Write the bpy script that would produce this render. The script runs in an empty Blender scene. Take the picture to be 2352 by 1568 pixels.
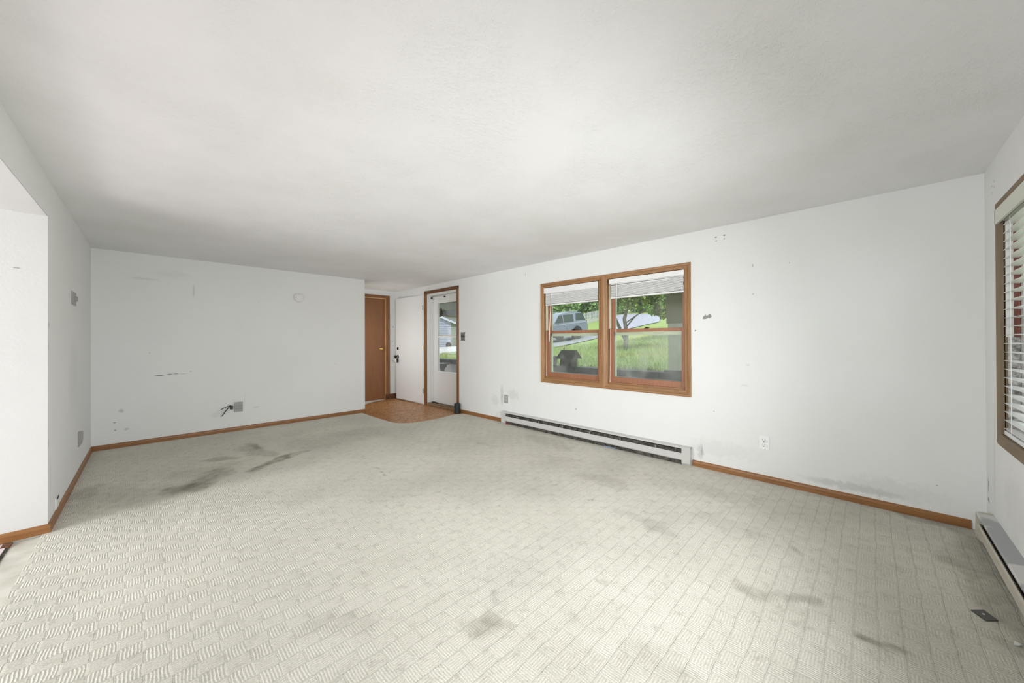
import bpy, bmesh, math, random
import numpy as np
from mathutils import Vector, Matrix
random.seed(7); rng = np.random.default_rng(7)
C = bpy.context.scene.collection
sc = bpy.context.scene

# ------------------------------------------------------------------ camera
F, CY, YAW, PITCH, ROLL, CAM_H = 827.84, 779.425, .7881, .003, -.0035, 1.18035
fw = Vector((math.sin(YAW)*math.cos(PITCH), math.cos(YAW)*math.cos(PITCH), math.sin(PITCH)))
rt0 = Vector((math.cos(YAW), -math.sin(YAW), 0)); up0 = rt0.cross(fw)
rt = rt0*math.cos(ROLL) + up0*math.sin(ROLL); up = -rt0*math.sin(ROLL) + up0*math.cos(ROLL)
cd = bpy.data.cameras.new('camera'); cam = bpy.data.objects.new('camera', cd); C.objects.link(cam)
cd.sensor_fit = 'HORIZONTAL'; cd.sensor_width = 36; cd.lens = 36*F/2352
cd.shift_y = (CY-784)/2352; cd.clip_start = .02; cd.clip_end = 400
M = Matrix((rt, up, -fw)).transposed().to_4x4(); M.translation = Vector((0, 0, CAM_H)); cam.matrix_world = M
sc.camera = cam
# ------------------------------------------------------------------ light and exposure
sc.view_settings.view_transform = 'Standard'; sc.view_settings.look = 'None'
sc.view_settings.gamma = 1; sc.view_settings.use_curve_mapping = False
sc.view_settings.exposure = 0.16
w = bpy.data.worlds.new('sky'); sc.world = w; w.use_nodes = True
bg = w.node_tree.nodes['Background']; bg.inputs[0].default_value = (.86, .92, 1, 1); bg.inputs[1].default_value = 2.3
sd = bpy.data.lights.new('sun', 'SUN'); sd.energy = 3.0; sd.angle = .12; sd.color = (1, .97, .9)
so = bpy.data.objects.new('sun', sd); C.objects.link(so)
so.rotation_euler = Vector((.55, .35, -1)).to_track_quat('-Z', 'Y').to_euler()
def area(name, loc, direction, sx, sy, power, col=(1, 1, 1)):
    l = bpy.data.lights.new(name, 'AREA'); l.shape = 'RECTANGLE'; l.size = sx; l.size_y = sy; l.energy = power; l.color = col
    o = bpy.data.objects.new(name, l); C.objects.link(o); o.location = loc
    o.rotation_euler = Vector(direction).to_track_quat('-Z', 'Z').to_euler(); return o
area('daylight_through_side_room_window', (-3.8, 2.85, 1.3), (1, -.05, -.4), .75, 1.1, 102, (.94, .98, 1))
area('added_side_room_fill', (-5.3, .0, 1.1), (1, -.1, .08), 1.6, 1.5, 58, (.95, .98, 1))  # added fill for the near right side; the door is made up
area('added_low_side_room_fill', (-2.2, 2.6, .06), (1, -.05, .75), .8, .8, 12, (.92, .97, 1))  # added lamp standing in for floor bounce, lifts the ceiling
fwl = area('daylight_through_front_window', (1.5, -.42, 1.05), (.08, 1, -.10), 1.8, .8, 30, (.96, .98, 1)); fwl.data.spread = math.radians(118)
area('added_entry_fill', (2.54, 6.5, 1.15), (1, 0, 0), .7, 1.7, 5.5, (1, .99, .97))  # added lamp out of view, brightens the dark entry

# ------------------------------------------------------------------ room measures
XC, YA, XB, YD, YE, YO, ZO, XA, H = -.446, 5.956, 3.609, -.499, 6.974, 3.625, 1.966, 2.522, 2.196
BB = .054; FZ = -.012
mapB = lambda u, v, d: (XB-d, u, v)
mapA = lambda u, v, d: (u, YA-d, v)
mapC = lambda u, v, d: (XC+d, u, v)
mapD = lambda u, v, d: (u, YD+d, v)
mapE = lambda u, v, d: (u, YE-d, v)
mapO = lambda u, v, d: (u, YO-d, v)
mapF = lambda u, v, d: (u, v, d)

# ------------------------------------------------------------------ materials
EK = 1.
def sl(c): return tuple(EK*((x/255)/12.92 if x/255 <= .04045 else ((x/255+.055)/1.055)**2.4) for x in c)
def newmat(name, rgb, rough=.6, metal=0., spec=.5):
    m = bpy.data.materials.new(name); m.use_nodes = True; b = m.node_tree.nodes['Principled BSDF']
    b.inputs['Base Color'].default_value = (*sl(rgb), 1); b.inputs['Roughness'].default_value = rough
    b.inputs['Metallic'].default_value = metal; b.inputs['Specular IOR Level'].default_value = spec
    return m
class NT:
    def __init__(s, m): s.m = m; s.t = m.node_tree; s.b = s.t.nodes['Principled BSDF']; s.n = s.t.nodes; s.l = s.t.links
    def co(s): 
        if not hasattr(s, '_co'): s._co = s.n.new('ShaderNodeTexCoord').outputs['Object']
        return s._co
    def put(s, sock, v):
        if isinstance(v, bpy.types.NodeSocket): s.l.new(v, sock)
        else: sock.default_value = v
    def math(s, op, a, b=0., c=0.):
        n = s.n.new('ShaderNodeMath'); n.operation = op
        for i, v in enumerate((a, b, c)): s.put(n.inputs[i], v)
        return n.outputs[0]
    def vec(s, op, a, b=(0, 0, 0)):
        n = s.n.new('ShaderNodeVectorMath'); n.operation = op; s.put(n.inputs[0], a); s.put(n.inputs[1], b)
        return n.outputs['Value'] if op in ('LENGTH', 'DISTANCE', 'DOT_PRODUCT') else n.outputs[0]
    def noise(s, scale, detail=3, rough=.55, stretch=(1, 1, 1), vec=None, col=False, dist=0):
        v = s.vec('MULTIPLY', vec or s.co(), stretch)
        n = s.n.new('ShaderNodeTexNoise'); s.put(n.inputs['Vector'], v); n.inputs['Scale'].default_value = scale
        n.inputs['Detail'].default_value = detail; n.inputs['Roughness'].default_value = rough; n.inputs['Distortion'].default_value = dist
        return n.outputs['Color' if col else 'Fac']
    def ramp(s, f, stops):
        n = s.n.new('ShaderNodeValToRGB'); s.put(n.inputs[0], f); e = n.color_ramp.elements
        while len(e) < len(stops): e.new(.5)
        for el, (p, c) in zip(e, stops): el.position = p; el.color = (*c, 1) if len(c) == 3 else c
        return n.outputs[0]
    def mix(s, f, a, b, mode='MIX'):
        n = s.n.new('ShaderNodeMix'); n.data_type = 'RGBA'; n.blend_type = mode; s.put(n.inputs[0], f)
        for i, v in ((6, a), (7, b)):
            s.put(n.inputs[i], v if isinstance(v, bpy.types.NodeSocket) else (*v, 1))
        return n.outputs[2]
    def range(s, v, a, b, c=0., d=1.):
        n = s.n.new('ShaderNodeMapRange'); s.put(n.inputs[0], v)
        for i, x in enumerate((a, b, c, d)): n.inputs[i+1].default_value = x
        return n.outputs[0]
    def bump(s, h, strength=.3, dist=.01):
        n = s.n.new('ShaderNodeBump'); s.put(n.inputs['Height'], h); n.inputs['Strength'].default_value = strength
        n.inputs['Distance'].default_value = dist; s.l.new(n.outputs[0], s.b.inputs['Normal'])
    def color(s, c): s.put(s.b.inputs['Base Color'], c)
def wall_mat(name, rgb=(219, 218, 214), spots=(), rough=.75, axes=None, broad=.02):
    """spots: (point, radii, strength, rgb) local dirt, scuffs and holes in the paint, object space"""
    m = newmat(name, rgb, rough, spec=.3); t = NT(m)
    big = t.noise(1.3, 3)
    col = t.mix(t.range(big, .35, .7, 0, 1), sl(rgb), tuple(x*(1-broad*1.5) for x in sl(rgb)))
    if spots:
        warp = t.vec('SUBTRACT', t.noise(22, 3, .65, col=True), (.5, .5, .5))
        fine = t.vec('SUBTRACT', t.noise(140, 2, .6, col=True), (.5, .5, .5))
        for p, r, s_, c in spots:
            rmin = min(x for x in r)
            q = t.vec('SUBTRACT', t.co(), p)
            q = t.vec('ADD', q, t.vec('MULTIPLY', warp if rmin > .012 else fine, (rmin*2.2,)*3))
            q = t.vec('DIVIDE', q, r)
            d = t.vec('LENGTH', q)
            k = t.range(d, 1.0, .45, 0, s_)
            col = t.mix(k, col, sl(c))
    t.color(col)
    h = t.math('ADD', t.noise(55, 4, .6), t.math('MULTIPLY', t.noise(9, 2), .6))
    t.bump(h, .12, .006)
    return m
def wood_mat(name, rgb, axis=2, rough=.42, contrast=.25, grain=1.):
    m = newmat(name, rgb, rough); t = NT(m)
    st = [9, 9, 9]; st[axis] = .7
    n = t.noise(6*grain, 5, .62, tuple(st), dist=.3); n2 = t.noise(2.2, 3, .5, tuple(2 if i != axis else .6 for i in range(3)))
    c = sl(rgb); dk = tuple(x*(1-contrast)*(1-.12*i) for i, x in enumerate(c)); lt = tuple(min(1, x*(1+contrast*.8)) for x in c)
    col = t.mix(t.range(n, .3, .7), dk, lt)
    col = t.mix(t.range(n2, .35, .7, 0, .5), col, tuple(x*.72 for x in c))
    t.color(col); t.bump(n, .12, .002); return m

GR = (120, 120, 118); DK = (70, 68, 64)
m_wallB = wall_mat('white paint right wall', (237, 237, 235), spots=[
    ((XB, .986, 2.108), (.1, .012, .006), .8, DK), ((XB, .984, 2.074), (.1, .010, .007), .8, DK),
    ((XB, .919, 2.112), (.1, .012, .008), .8, DK), ((XB, .921, 2.079), (.1, .010, .007), .8, DK),
    ((XB, 1.165, 1.268), (.1, .008, .008), .9, DK), ((XB, .705, 1.812), (.1, .005, .014), .6, GR),
    ((XB, .703, 1.568), (.1, .008, .008), .5, GR), ((XB, .457, 1.796), (.1, .005, .006), .5, GR),
    ((XB, 3.326, 2.086), (.1, .01, .008), .5, DK), ((XB, 3.326, 2.06), (.1, .01, .006), .5, DK),
    ((XB, 2.51, .357), (.1, .016, .016), .45, GR), ((XB, 1.124, .135), (.1, .035, .085), .28, GR), ((XB, 1.112, .15), (.1, .003, .06), .6, DK),
    ((XB, .383, .82), (.1, .03, .02), .2, (245, 243, 232)), ((XB, .77, .787), (.1, .04, .012), .12, GR),
    ((XB, -.302, .228), (.1, .007, .004), .8, DK), ((XB, .744, .964), (.1, .02, .012), .15, GR),
    ((XB, 1.009, .532), (.1, .005, .005), .8, DK), ((XB, .10, .105), (.1, .34, .035), .3, (150, 150, 148)),
    ((XB, 3.80, .38), (.1, .035, .19), .28, GR), ((XB, 3.58, .42), (.1, .14, .09), .14, GR), ((XB, 3.95, .3), (.1, .1, .1), .12, GR),
    ((XB, .95, .20), (.1, .35, .10), .08, GR), ((XB, -.1, .15), (.1, .3, .08), .10, GR)])
m_wallA = wall_mat('white paint back wall', (237, 237, 235), spots=[
    ((.08, YA, .783), (.05, .1, .009), .75, DK), ((.17, YA, .79), (.03, .1, .010), .7, DK), ((.225, YA, .795), (.028, .1, .007), .7, DK), ((.29, YA, .79), (.05, .1, .003), .5, DK), ((.355, YA, .815), (.007, .1, .007), .8, DK),
    ((-.048, YA, 1.91), (.15, .1, .02), .12, GR), ((.387, YA, 1.81), (.012, .1, .10), .2, GR), ((.2, YA, 1.99), (.2, .1, .05), .07, GR),
    ((-.226, YA, .405), (.025, .1, .025), .35, GR), ((-.275, YA, .286), (.014, .1, .008), .7, DK),
    ((-.269, YA, .198), (.012, .1, .007), .7, DK), ((-.186, YA, .198), (.03, .1, .018), .35, GR),
    ((.899, YA, .39), (.0022, .1, .10), .35, GR), ((1.034, YA, .287), (.05, .1, .012), .2, GR), ((.62, YA, .25), (.1, .1, .06), .1, GR),
    ((1.05, YA, 1.72), (.006, .1, .006), .5, DK), ((2.06, YA, .82), (.008, .1, .005), .5, DK), ((.0, YA, 1.05), (.008, .1, .006), .5, DK)])
m_wallC = wall_mat('white paint left wall', (237, 237, 235), spots=[
    ((XC, 3.66, 1.29), (.1, .012, .02), .5, DK), ((XC, 3.64, 1.15), (.1, .01, .03), .5, DK), ((XC, 3.64, .55), (.1, .01, .03), .5, DK), ((XC, 4.7, .9), (.1, .3, .4), .06, GR), ((XC, 3.7, .3), (.1, .05, .2), .10, GR)])
m_wallD = wall_mat('white paint front wall', (237, 237, 235), spots=[
    ((3.56, YD, .30), (.012, .1, .06), .6, DK), ((3.55, YD, .215), (.028, .1, .028), .75, DK), ((3.40, YD, .5), (.02, .1, .35), .16, GR),
    ((3.0, YD, .35), (.25, .1, .2), .10, GR), ((3.42, YD, 2.06), (.007, .1, .01), .6, GR), ((3.42, YD, 2.02), (.007, .1, .01), .6, GR), ((3.36, YD, 2.07), (.007, .1, .01), .6, GR), ((3.36, YD, 2.035), (.007, .1, .01), .6, GR)])
m_wallE = wall_mat('white paint entry walls', (232, 232, 230), spots=[((3.539, YE, 1.466), (.012, .1, .014), .8, DK), ((3.519, YE, 1.161), (.014, .1, .014), .8, DK)])
m_wallO = wall_mat('side room white darkened against light', (212, 212, 209), spots=[((-.561, YO, 1.626), (.02, .1, .004), .6, DK)])  # same white paint, darkened to offset excess light in the side room
# ceiling: stomped plaster
m_ceil = newmat('stippled white ceiling', (222, 221, 217), .85, spec=.2); t = NT(m_ceil)
n1 = t.noise(38, 4, .6, (1, 1.6, 1)); n2 = t.noise(2.2, 4, .6)
t.color(t.mix(t.range(n2, .35, .75), sl((242, 242, 241)), sl((236, 236, 234))))
t.bump(t.math('MULTIPLY', t.range(n1, .45, .75), t.range(n2, .4, .6, .25, 1)), .35, .006)
# carpet: checkerboard of ribbed squares, side 7 cm, ribs 1 cm
m_carpet = newmat('ribbed beige carpet', (205, 200, 187), .95, spec=.1); t = NT(m_carpet)
wp = t.vec('SUBTRACT', t.noise(7, 2, .5, col=True), (.5, .5, .5)); wp2 = t.vec('SUBTRACT', t.noise(60, 2, .5, col=True), (.5, .5, .5))
co = t.vec('ADD', t.co(), t.vec('ADD', t.vec('MULTIPLY', wp, (.02, .02, 0)), t.vec('MULTIPLY', wp2, (.005, .005, 0))))
sx = t.n.new('ShaderNodeSeparateXYZ'); t.l.new(co, sx.inputs[0]); X_, Y_ = sx.outputs[0], sx.outputs[1]
S_ = .0710
def tri(v, p): return t.math('ABSOLUTE', t.math('SUBTRACT', t.math('MULTIPLY', t.math('FRACT', t.math('DIVIDE', t.math('ADD', v, 50), p)), 2), 1))
ix = t.math('FLOOR', t.math('DIVIDE', t.math('ADD', X_, 50), S_)); iy = t.math('FLOOR', t.math('DIVIDE', t.math('ADD', Y_, 50), S_))
chk = t.math('MODULO', t.math('ADD', ix, iy), 2)
ribA = t.math('POWER', tri(X_, S_/7), 1.4); ribB = t.math('MULTIPLY', tri(Y_, S_/7), .38)
rib = t.math('ADD', t.math('MULTIPLY', ribA, chk), t.math('MULTIPLY', ribB, t.math('SUBTRACT', 1, chk)))
ex = t.range(tri(X_, S_), .93, 1, 0, 1); ey = t.range(tri(Y_, S_), .93, 1, 0, 1)
edge = t.math('MAXIMUM', t.math('MULTIPLY', ex, .6), ey)
tuft = t.noise(170, 3, .75)
hh = t.math('SUBTRACT', t.math('ADD', rib, t.math('MULTIPLY', tuft, .75)), t.math('MULTIPLY', edge, .8))
at = t.n.new('ShaderNodeAttribute'); at.attribute_name = 'wear'
col = t.mix(t.range(tuft, .3, .7), sl((206, 201, 187)), sl((250, 247, 238)))
col = t.mix(t.math('MULTIPLY', t.range(rib, .35, 0, 0, .3), 1), col, sl((150, 145, 132)))
col = t.mix(t.math('MULTIPLY', edge, .2), col, sl((120, 115, 103)))
col = t.mix(t.range(t.noise(1.7, 4, .6), .42, .72, 0, .22), col, sl((170, 165, 152)))
col = t.mix(t.range(t.noise(16, 5, .75, (1, 1, 1)), .52, .72, 0, .42), col, sl((150, 145, 132)))
col = t.mix(1., col, at.outputs['Color'], 'MULTIPLY')
t.color(col); t.bump(hh, .7, .003)
m_vinyl = newmat('brown vinyl', (150, 105, 66), .38, spec=.3); t = NT(m_vinyl)
n = t.noise(20, 4, .6, (3.2, .8, 1)); n2 = t.noise(7, 2, .5)
col = t.mix(t.range(n, .36, .66), sl((126, 80, 42)), sl((214, 160, 108))); col = t.mix(t.range(n2, .45, .7, 0, .5), col, sl((214, 160, 106)))
t.color(col); t.bump(n, .1, .001)
m_wood_by = wood_mat('oak baseboard along wall', (150, 104, 58), 1); m_wood_bx = wood_mat('oak baseboard across', (150, 104, 58), 0)
m_wood_z = wood_mat('oak window wood upright', (168, 127, 87), 2); m_wood_y = wood_mat('oak window wood level', (168, 127, 87), 1); m_wood_x = wood_mat('oak window wood x', (168, 127, 87), 0)
m_sash = wood_mat('reddish sash wood', (160, 108, 80), 1, contrast=.15); m_sashz = wood_mat('reddish sash wood upright', (164, 112, 82), 2, contrast=.15)
m_dcas = wood_mat('dark oak door casing', (136, 92, 54), 2); m_dcasy = wood_mat('dark oak door casing level', (114, 72, 38), 1)
m_bdoor = wood_mat('brown door veneer', (142, 96, 62), 2, rough=.35, contrast=.12)
m_old = wood_mat('weathered grey wood', (134, 117, 96), 2, .7, .2); m_oldx = wood_mat('weathered grey wood level', (134, 117, 96), 0, .7, .2)
m_redjamb = wood_mat('red brown jamb', (136, 88, 78), 2, .6, .15)
m_white = newmat('white painted', (232, 231, 228), .45); m_white2 = newmat('off white door paint', (238, 238, 236), .4)
m_dirtyw = newmat('dirty white sash', (180, 176, 172), .6); t = NT(m_dirtyw); t.color(t.mix(t.range(t.noise(40, 4, .7), .4, .65), sl((205, 203, 200)), sl((110, 106, 104))))
m_vinylw = newmat('white vinyl blind', (238, 237, 236), .4); m_cream = newmat('cream storm frame', (228, 226, 200), .5)
m_valance = newmat('pale valance', (214, 216, 202), .4)
m_brass = newmat('brass', (205, 165, 95), .25, 1); m_black = newmat('black', (22, 22, 22), .4); m_steel = newmat('steel', (180, 180, 178), .35, .8)
m_dkmetal = newmat('dark bronze', (60, 52, 46), .4, .6); m_bronze = newmat('black bronze knob', (38, 28, 26), .25, .7)
m_plate = newmat('grey plate', (166, 165, 160), .5); m_hole = newmat('slot dark', (48, 46, 44), .7); m_platew = newmat('white plate', (244, 244, 242), .3)
m_heater = newmat('heater enamel', (205, 204, 200), .4); m_heaterb = newmat('heater enamel beige', (196, 190, 176), .45)
m_heatergrey = newmat('heater top grey', (176, 177, 178), .5); t = NT(m_heatergrey)
t.color(t.mix(t.range(t.noise(2.6, 3, .5), .52, .56), sl((172, 173, 174)), sl((214, 213, 209))))
m_dark = newmat('dark inside', (45, 42, 38), .8); t = NT(m_dark); t.color(t.mix(t.range(t.noise(25, 4), .35, .7), sl((38, 35, 32)), sl((104, 98, 90))))
m_yoke = newmat('corroded switch', (120, 120, 116), .6); t = NT(m_yoke); t.color(t.mix(t.range(t.noise(90, 3, .6), .42, .58), sl((58, 58, 55)), sl((150, 150, 146))))
m_chip = newmat('grey patch where paint is gone', (150, 149, 144), .8)
m_candle = newmat('black green can', (34, 38, 38), .5); m_red = newmat('red plastic', (150, 40, 45), .5); m_blue = newmat('blue grey plastic', (130, 142, 165), .5)
m_rubble = newmat('dark rotten baseboard', (92, 62, 42), .8); t = NT(m_rubble); t.color(t.mix(t.range(t.noise(60, 4, .7), .4, .62), sl((48, 34, 26)), sl((140, 92, 60))))
m_debris = newmat('dirt', (60, 45, 38), .9); m_sub = newmat('pale underlay board', (206, 203, 192), .8); t = NT(m_sub); t.color(t.mix(t.range(t.noise(5, 4, .6), .4, .7), sl((214, 211, 201)), sl((184, 180, 166))))
m_pink = newmat('pinkish old vinyl', (226, 210, 214), .6); m_bolt = newmat('dark steel', (86, 84, 80), .5, .3)
def glass_mat(name, haze=.0, tint=(.97, .99, .97)):
    m = bpy.data.materials.new(name); m.use_nodes = True; nt = m.node_tree; nt.nodes.clear()
    o = nt.nodes.new('ShaderNodeOutputMaterial'); tr = nt.nodes.new('ShaderNodeBsdfTransparent'); gl = nt.nodes.new('ShaderNodeBsdfGlossy')
    df = nt.nodes.new('ShaderNodeBsdfDiffuse'); tr.inputs[0].default_value = (*tint, 1); gl.inputs['Roughness'].default_value = .02
    df.inputs[0].default_value = (.8, .82, .8, 1)
    lw = nt.nodes.new('ShaderNodeLayerWeight'); lw.inputs[0].default_value = .5; pw = nt.nodes.new('ShaderNodeMath'); pw.operation = 'POWER'; pw.inputs[1].default_value = 5
    nt.links.new(lw.outputs['Facing'], pw.inputs[0]); fr = nt.nodes.new('ShaderNodeMath'); fr.operation = 'MULTIPLY_ADD'; nt.links.new(pw.outputs[0], fr.inputs[0]); fr.inputs[1].default_value = .9; fr.inputs[2].default_value = .03
    a = nt.nodes.new('ShaderNodeMixShader'); b = nt.nodes.new('ShaderNodeMixShader'); b.inputs[0].default_value = haze
    tc = nt.nodes.new('ShaderNodeTexCoord'); nz = nt.nodes.new('ShaderNodeTexNoise'); nz.inputs['Scale'].default_value = 4
    mr = nt.nodes.new('ShaderNodeMapRange'); mr.inputs[1].default_value = .4; mr.inputs[2].default_value = .75; mr.inputs[3].default_value = haze*.35; mr.inputs[4].default_value = haze*1.6
    nt.links.new(tc.outputs['Object'], nz.inputs['Vector']); nt.links.new(nz.outputs['Fac'], mr.inputs[0]); nt.links.new(mr.outputs[0], b.inputs[0])
    nt.links.new(fr.outputs[0], a.inputs[0]); nt.links.new(tr.outputs[0], a.inputs[1]); nt.links.new(gl.outputs[0], a.inputs[2])
    nt.links.new(a.outputs[0], b.inputs[1]); nt.links.new(df.outputs[0], b.inputs[2]); nt.links.new(b.outputs[0], o.inputs[0]); return m
m_glass = glass_mat('window glass', .04); m_glass2 = glass_mat('hazy lower glass', .12, (.95, .99, .95))

# ------------------------------------------------------------------ mesh building
class MB:
    def __init__(s): s.bm = bmesh.new()
    def poly(s, pts):
        return s.bm.faces.new([s.bm.verts.new(p) for p in pts])
    def box(s, mp, u0, u1, v0, v1, d0, d1, bev=0):
        v = [s.bm.verts.new(mp(u, w_, d)) for u in (u0, u1) for w_ in (v0, v1) for d in (d0, d1)]
        fs = [s.bm.faces.new([v[i] for i in f]) for f in ((0, 1, 3, 2), (4, 6, 7, 5), (0, 4, 5, 1), (2, 3, 7, 6), (0, 2, 6, 4), (1, 5, 7, 3))]
        if bev:
            es = list({e for f in fs for e in f.edges}); bmesh.ops.bevel(s.bm, geom=es, offset=bev, segments=2, affect='EDGES', profile=.6)
        return s
    def prism(s, loop, a, b):
        """loop: list of 3D fns of t; a,b: offsets vectors added to the loop"""
        n = len(loop); A = [s.bm.verts.new(Vector(p)+Vector(a)) for p in loop]; B = [s.bm.verts.new(Vector(p)+Vector(b)) for p in loop]
        for i in range(n): s.bm.faces.new([A[i], A[(i+1) % n], B[(i+1) % n], B[i]])
        s.bm.faces.new(A); s.bm.faces.new(B[::-1]); return s
    def tube(s, pts, rad, n=10, caps=True):
        pts = [Vector(p) for p in pts]; rad = rad if isinstance(rad, (list, tuple)) else [rad]*len(pts); rings = []
        for i, p in enumerate(pts):
            d = (pts[min(i+1, len(pts)-1)]-pts[max(i-1, 0)]).normalized()
            a = d.cross(Vector((0, 0, 1)) if abs(d.z) < .9 else Vector((1, 0, 0))).normalized(); b = d.cross(a)
            rings.append([s.bm.verts.new(p+(a*math.cos(2*math.pi*k/n)+b*math.sin(2*math.pi*k/n))*rad[i]) for k in range(n)])
        for r0, r1 in zip(rings, rings[1:]):
            for k in range(n): s.bm.faces.new([r0[k], r0[(k+1) % n], r1[(k+1) % n], r1[k]])
        if caps: s.bm.faces.new(rings[0]); s.bm.faces.new(rings[-1][::-1])
        return s
    def lathe(s, c, axis, prof, n=24):
        """prof: (radius, height along axis)"""
        c = Vector(c); d = Vector(axis).normalized(); a = d.cross(Vector((0, 0, 1)) if abs(d.z) < .9 else Vector((1, 0, 0))).normalized(); b = d.cross(a); rings = []
        for r, h in prof: rings.append([s.bm.verts.new(c+d*h+(a*math.cos(2*math.pi*k/n)+b*math.sin(2*math.pi*k/n))*max(r, 1e-4)) for k in range(n)])
        for r0, r1 in zip(rings, rings[1:]):
            for k in range(n): s.bm.faces.new([r0[k], r0[(k+1) % n], r1[(k+1) % n], r1[k]])
        s.bm.faces.new(rings[0]); s.bm.faces.new(rings[-1][::-1]); return s
    def build(s, name, mat, parent=None, smooth=False, bevel=0, **tags):
        bmesh.ops.recalc_face_normals(s.bm, faces=s.bm.faces[:])
        me = bpy.data.meshes.new(name); s.bm.to_mesh(me); s.bm.free(); me.materials.append(mat)
        if smooth:
            for p in me.polygons: p.use_smooth = True
        o = bpy.data.objects.new(name, me); C.objects.link(o)
        if parent is not None:
            o.parent = parent; o.matrix_parent_inverse = parent.matrix_basis.inverted() 
        if bevel:
            b = o.modifiers.new('bevel', 'BEVEL'); b.width = bevel; b.segments = 2; b.limit_method = 'ANGLE'
        if smooth:
            e = o.modifiers.new('wn', 'WEIGHTED_NORMAL') if False else None
        for k, v in tags.items(): o[k] = v
        return o
def thing(name, loc, label=None, category=None, group=None, kind=None, rotz=0):
    o = bpy.data.objects.new(name, None); C.objects.link(o); o.location = loc; o.rotation_euler = (0, 0, rotz); o.empty_display_size = .05
    for k, v in (('label', label), ('category', category), ('group', group), ('kind', kind)):
        if v: o[k] = v
    return o
def box(name, mat, mp, *a, parent=None, bev=0, **k): return MB().box(mp, *a, bev=bev).build(name, mat, parent, **k)
def wall(name, mat, mp, u0, u1, v0, v1, thick, holes=(), **k):
    """slab from d=-thick to d=0 with rectangular holes (u0,u1,v0,v1)"""
    us = sorted({u0, u1, *[x for h in holes for x in h[:2]]}); vs = sorted({v0, v1, *[x for h in holes for x in h[2:]]})
    us = [x for x in us if u0 <= x <= u1]; vs = [x for x in vs if v0 <= x <= v1]
    inh = lambda u, v: any(h[0] < u < h[1] and h[2] < v < h[3] for h in holes)
    bm = bmesh.new(); V = {}
    def vt(u, v, d):
        key = (u, v, d)
        if key not in V: V[key] = bm.verts.new(mp(u, v, d))
        return V[key]
    solid = {(i, j): not inh((us[i]+us[i+1])/2, (vs[j]+vs[j+1])/2) for i in range(len(us)-1) for j in range(len(vs)-1)}
    for (i, j), s_ in solid.items():
        if not s_: continue
        a, b, c, d = us[i], us[i+1], vs[j], vs[j+1]
        bm.faces.new([vt(a, c, 0), vt(b, c, 0), vt(b, d, 0), vt(a, d, 0)]); bm.faces.new([vt(a, c, -thick), vt(a, d, -thick), vt(b, d, -thick), vt(b, c, -thick)])
        for (di, dj), (p, q) in {(-1, 0): ((a, c), (a, d)), (1, 0): ((b, c), (b, d)), (0, -1): ((a, c), (b, c)), (0, 1): ((a, d), (b, d))}.items():
            if not solid.get((i+di, j+dj), False): bm.faces.new([vt(*p, 0), vt(*q, 0), vt(*q, -thick), vt(*p, -thick)])
    mb = MB(); mb.bm.free(); mb.bm = bm
    return mb.build(name, mat, None, kind='structure', **k)
def board(name, mat, mp, side, rect, prof, parent):
    """one mitred board of a picture-frame casing. rect = inner opening (u0,u1,v0,v1); prof = [(offset outward, depth)]"""
    u0, u1, v0, v1 = rect; P = []
    for o_, d in prof:
        a, b, c, e = u0-o_, u1+o_, v0-o_, v1+o_
        P.append({'left': ((a, c, d), (a, e, d)), 'right': ((b, c, d), (b, e, d)), 'top': ((a, e, d), (b, e, d)), 'bottom': ((a, c, d), (b, c, d))}[side])
    m = MB(); A = [m.bm.verts.new(mp(*p[0])) for p in P]; B = [m.bm.verts.new(mp(*p[1])) for p in P]; n = len(P)
    for i in range(n): m.bm.faces.new([A[i], A[(i+1) % n], B[(i+1) % n], B[i]])
    m.bm.faces.new(A); m.bm.faces.new(B[::-1])
    return m.build(name, mat, parent)

# ------------------------------------------------------------------ shell
T = .13
HB = [(1.243, 3.010, .680, 1.875), (4.865, 5.820, -.1, 2.052)]
HDw = (.385, 3.190, .660, 1.867)
wall('wall_right', m_wallB, mapB, YD-T, YE+T, -.1, H, T, HB)
wall('wall_back', m_wallA, mapA, XC-T, XA, -.1, H, -.0-0 or T, ())
wall('wall_left', m_wallC, mapC, .15-.9, YA+T, -.1, H, T, [(.15, YO, -.2, ZO)])
wall('wall_front', m_wallD, mapD, -.75, XB+T, -.1, H, T, [HDw])
wall('wall_entry_left', m_wallE, lambda u, v, d: (XA+d, u, v), YA+.001, YE, -.1, H, .1, [(6.1, 6.9, -.2, 2.03)])  # unseen opening made up to go with the added entry lamp
box('wall_added_passage', m_wallE, mapF, 1.6, 2.422, 6.95, 7.1, -.1, H, kind='structure')  # unseen wall of the made-up passage
wall('wall_entry_back', m_wallE, mapE, XA-.2, XB, -.1, H, T, [(2.568, 3.397, -.2, 2.058)])
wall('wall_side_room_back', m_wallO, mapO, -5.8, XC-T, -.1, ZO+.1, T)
m_room2 = newmat('side room tan to cut bounce', (196, 190, 180), .8)  # unseen walls given a darker tan to cut bounced light
wall('wall_side_room_left', m_room2, lambda u, v, d: (-5.6+d, u, v), -1.3, YO, -.1, ZO+.1, T)
wall('wall_side_room_front', m_room2, lambda u, v, d: (u, -1.2+d, v), -5.8, -.75, -.1, ZO+.1, T)
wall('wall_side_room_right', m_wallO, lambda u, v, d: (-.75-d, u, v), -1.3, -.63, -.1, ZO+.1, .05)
box('ceiling', m_ceil, mapF, XC-T, XB+T, YD-T, YE+T, H, H+.12, kind='structure')
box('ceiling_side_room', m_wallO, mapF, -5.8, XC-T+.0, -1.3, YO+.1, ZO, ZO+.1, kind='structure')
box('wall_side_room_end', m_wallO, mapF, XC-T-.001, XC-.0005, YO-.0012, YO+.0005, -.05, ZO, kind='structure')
wsof = box('trim_1', m_wallO, mapF, XC-T, XC-.002, .15, YO, ZO-.004, ZO+.01, kind='structure')
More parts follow.
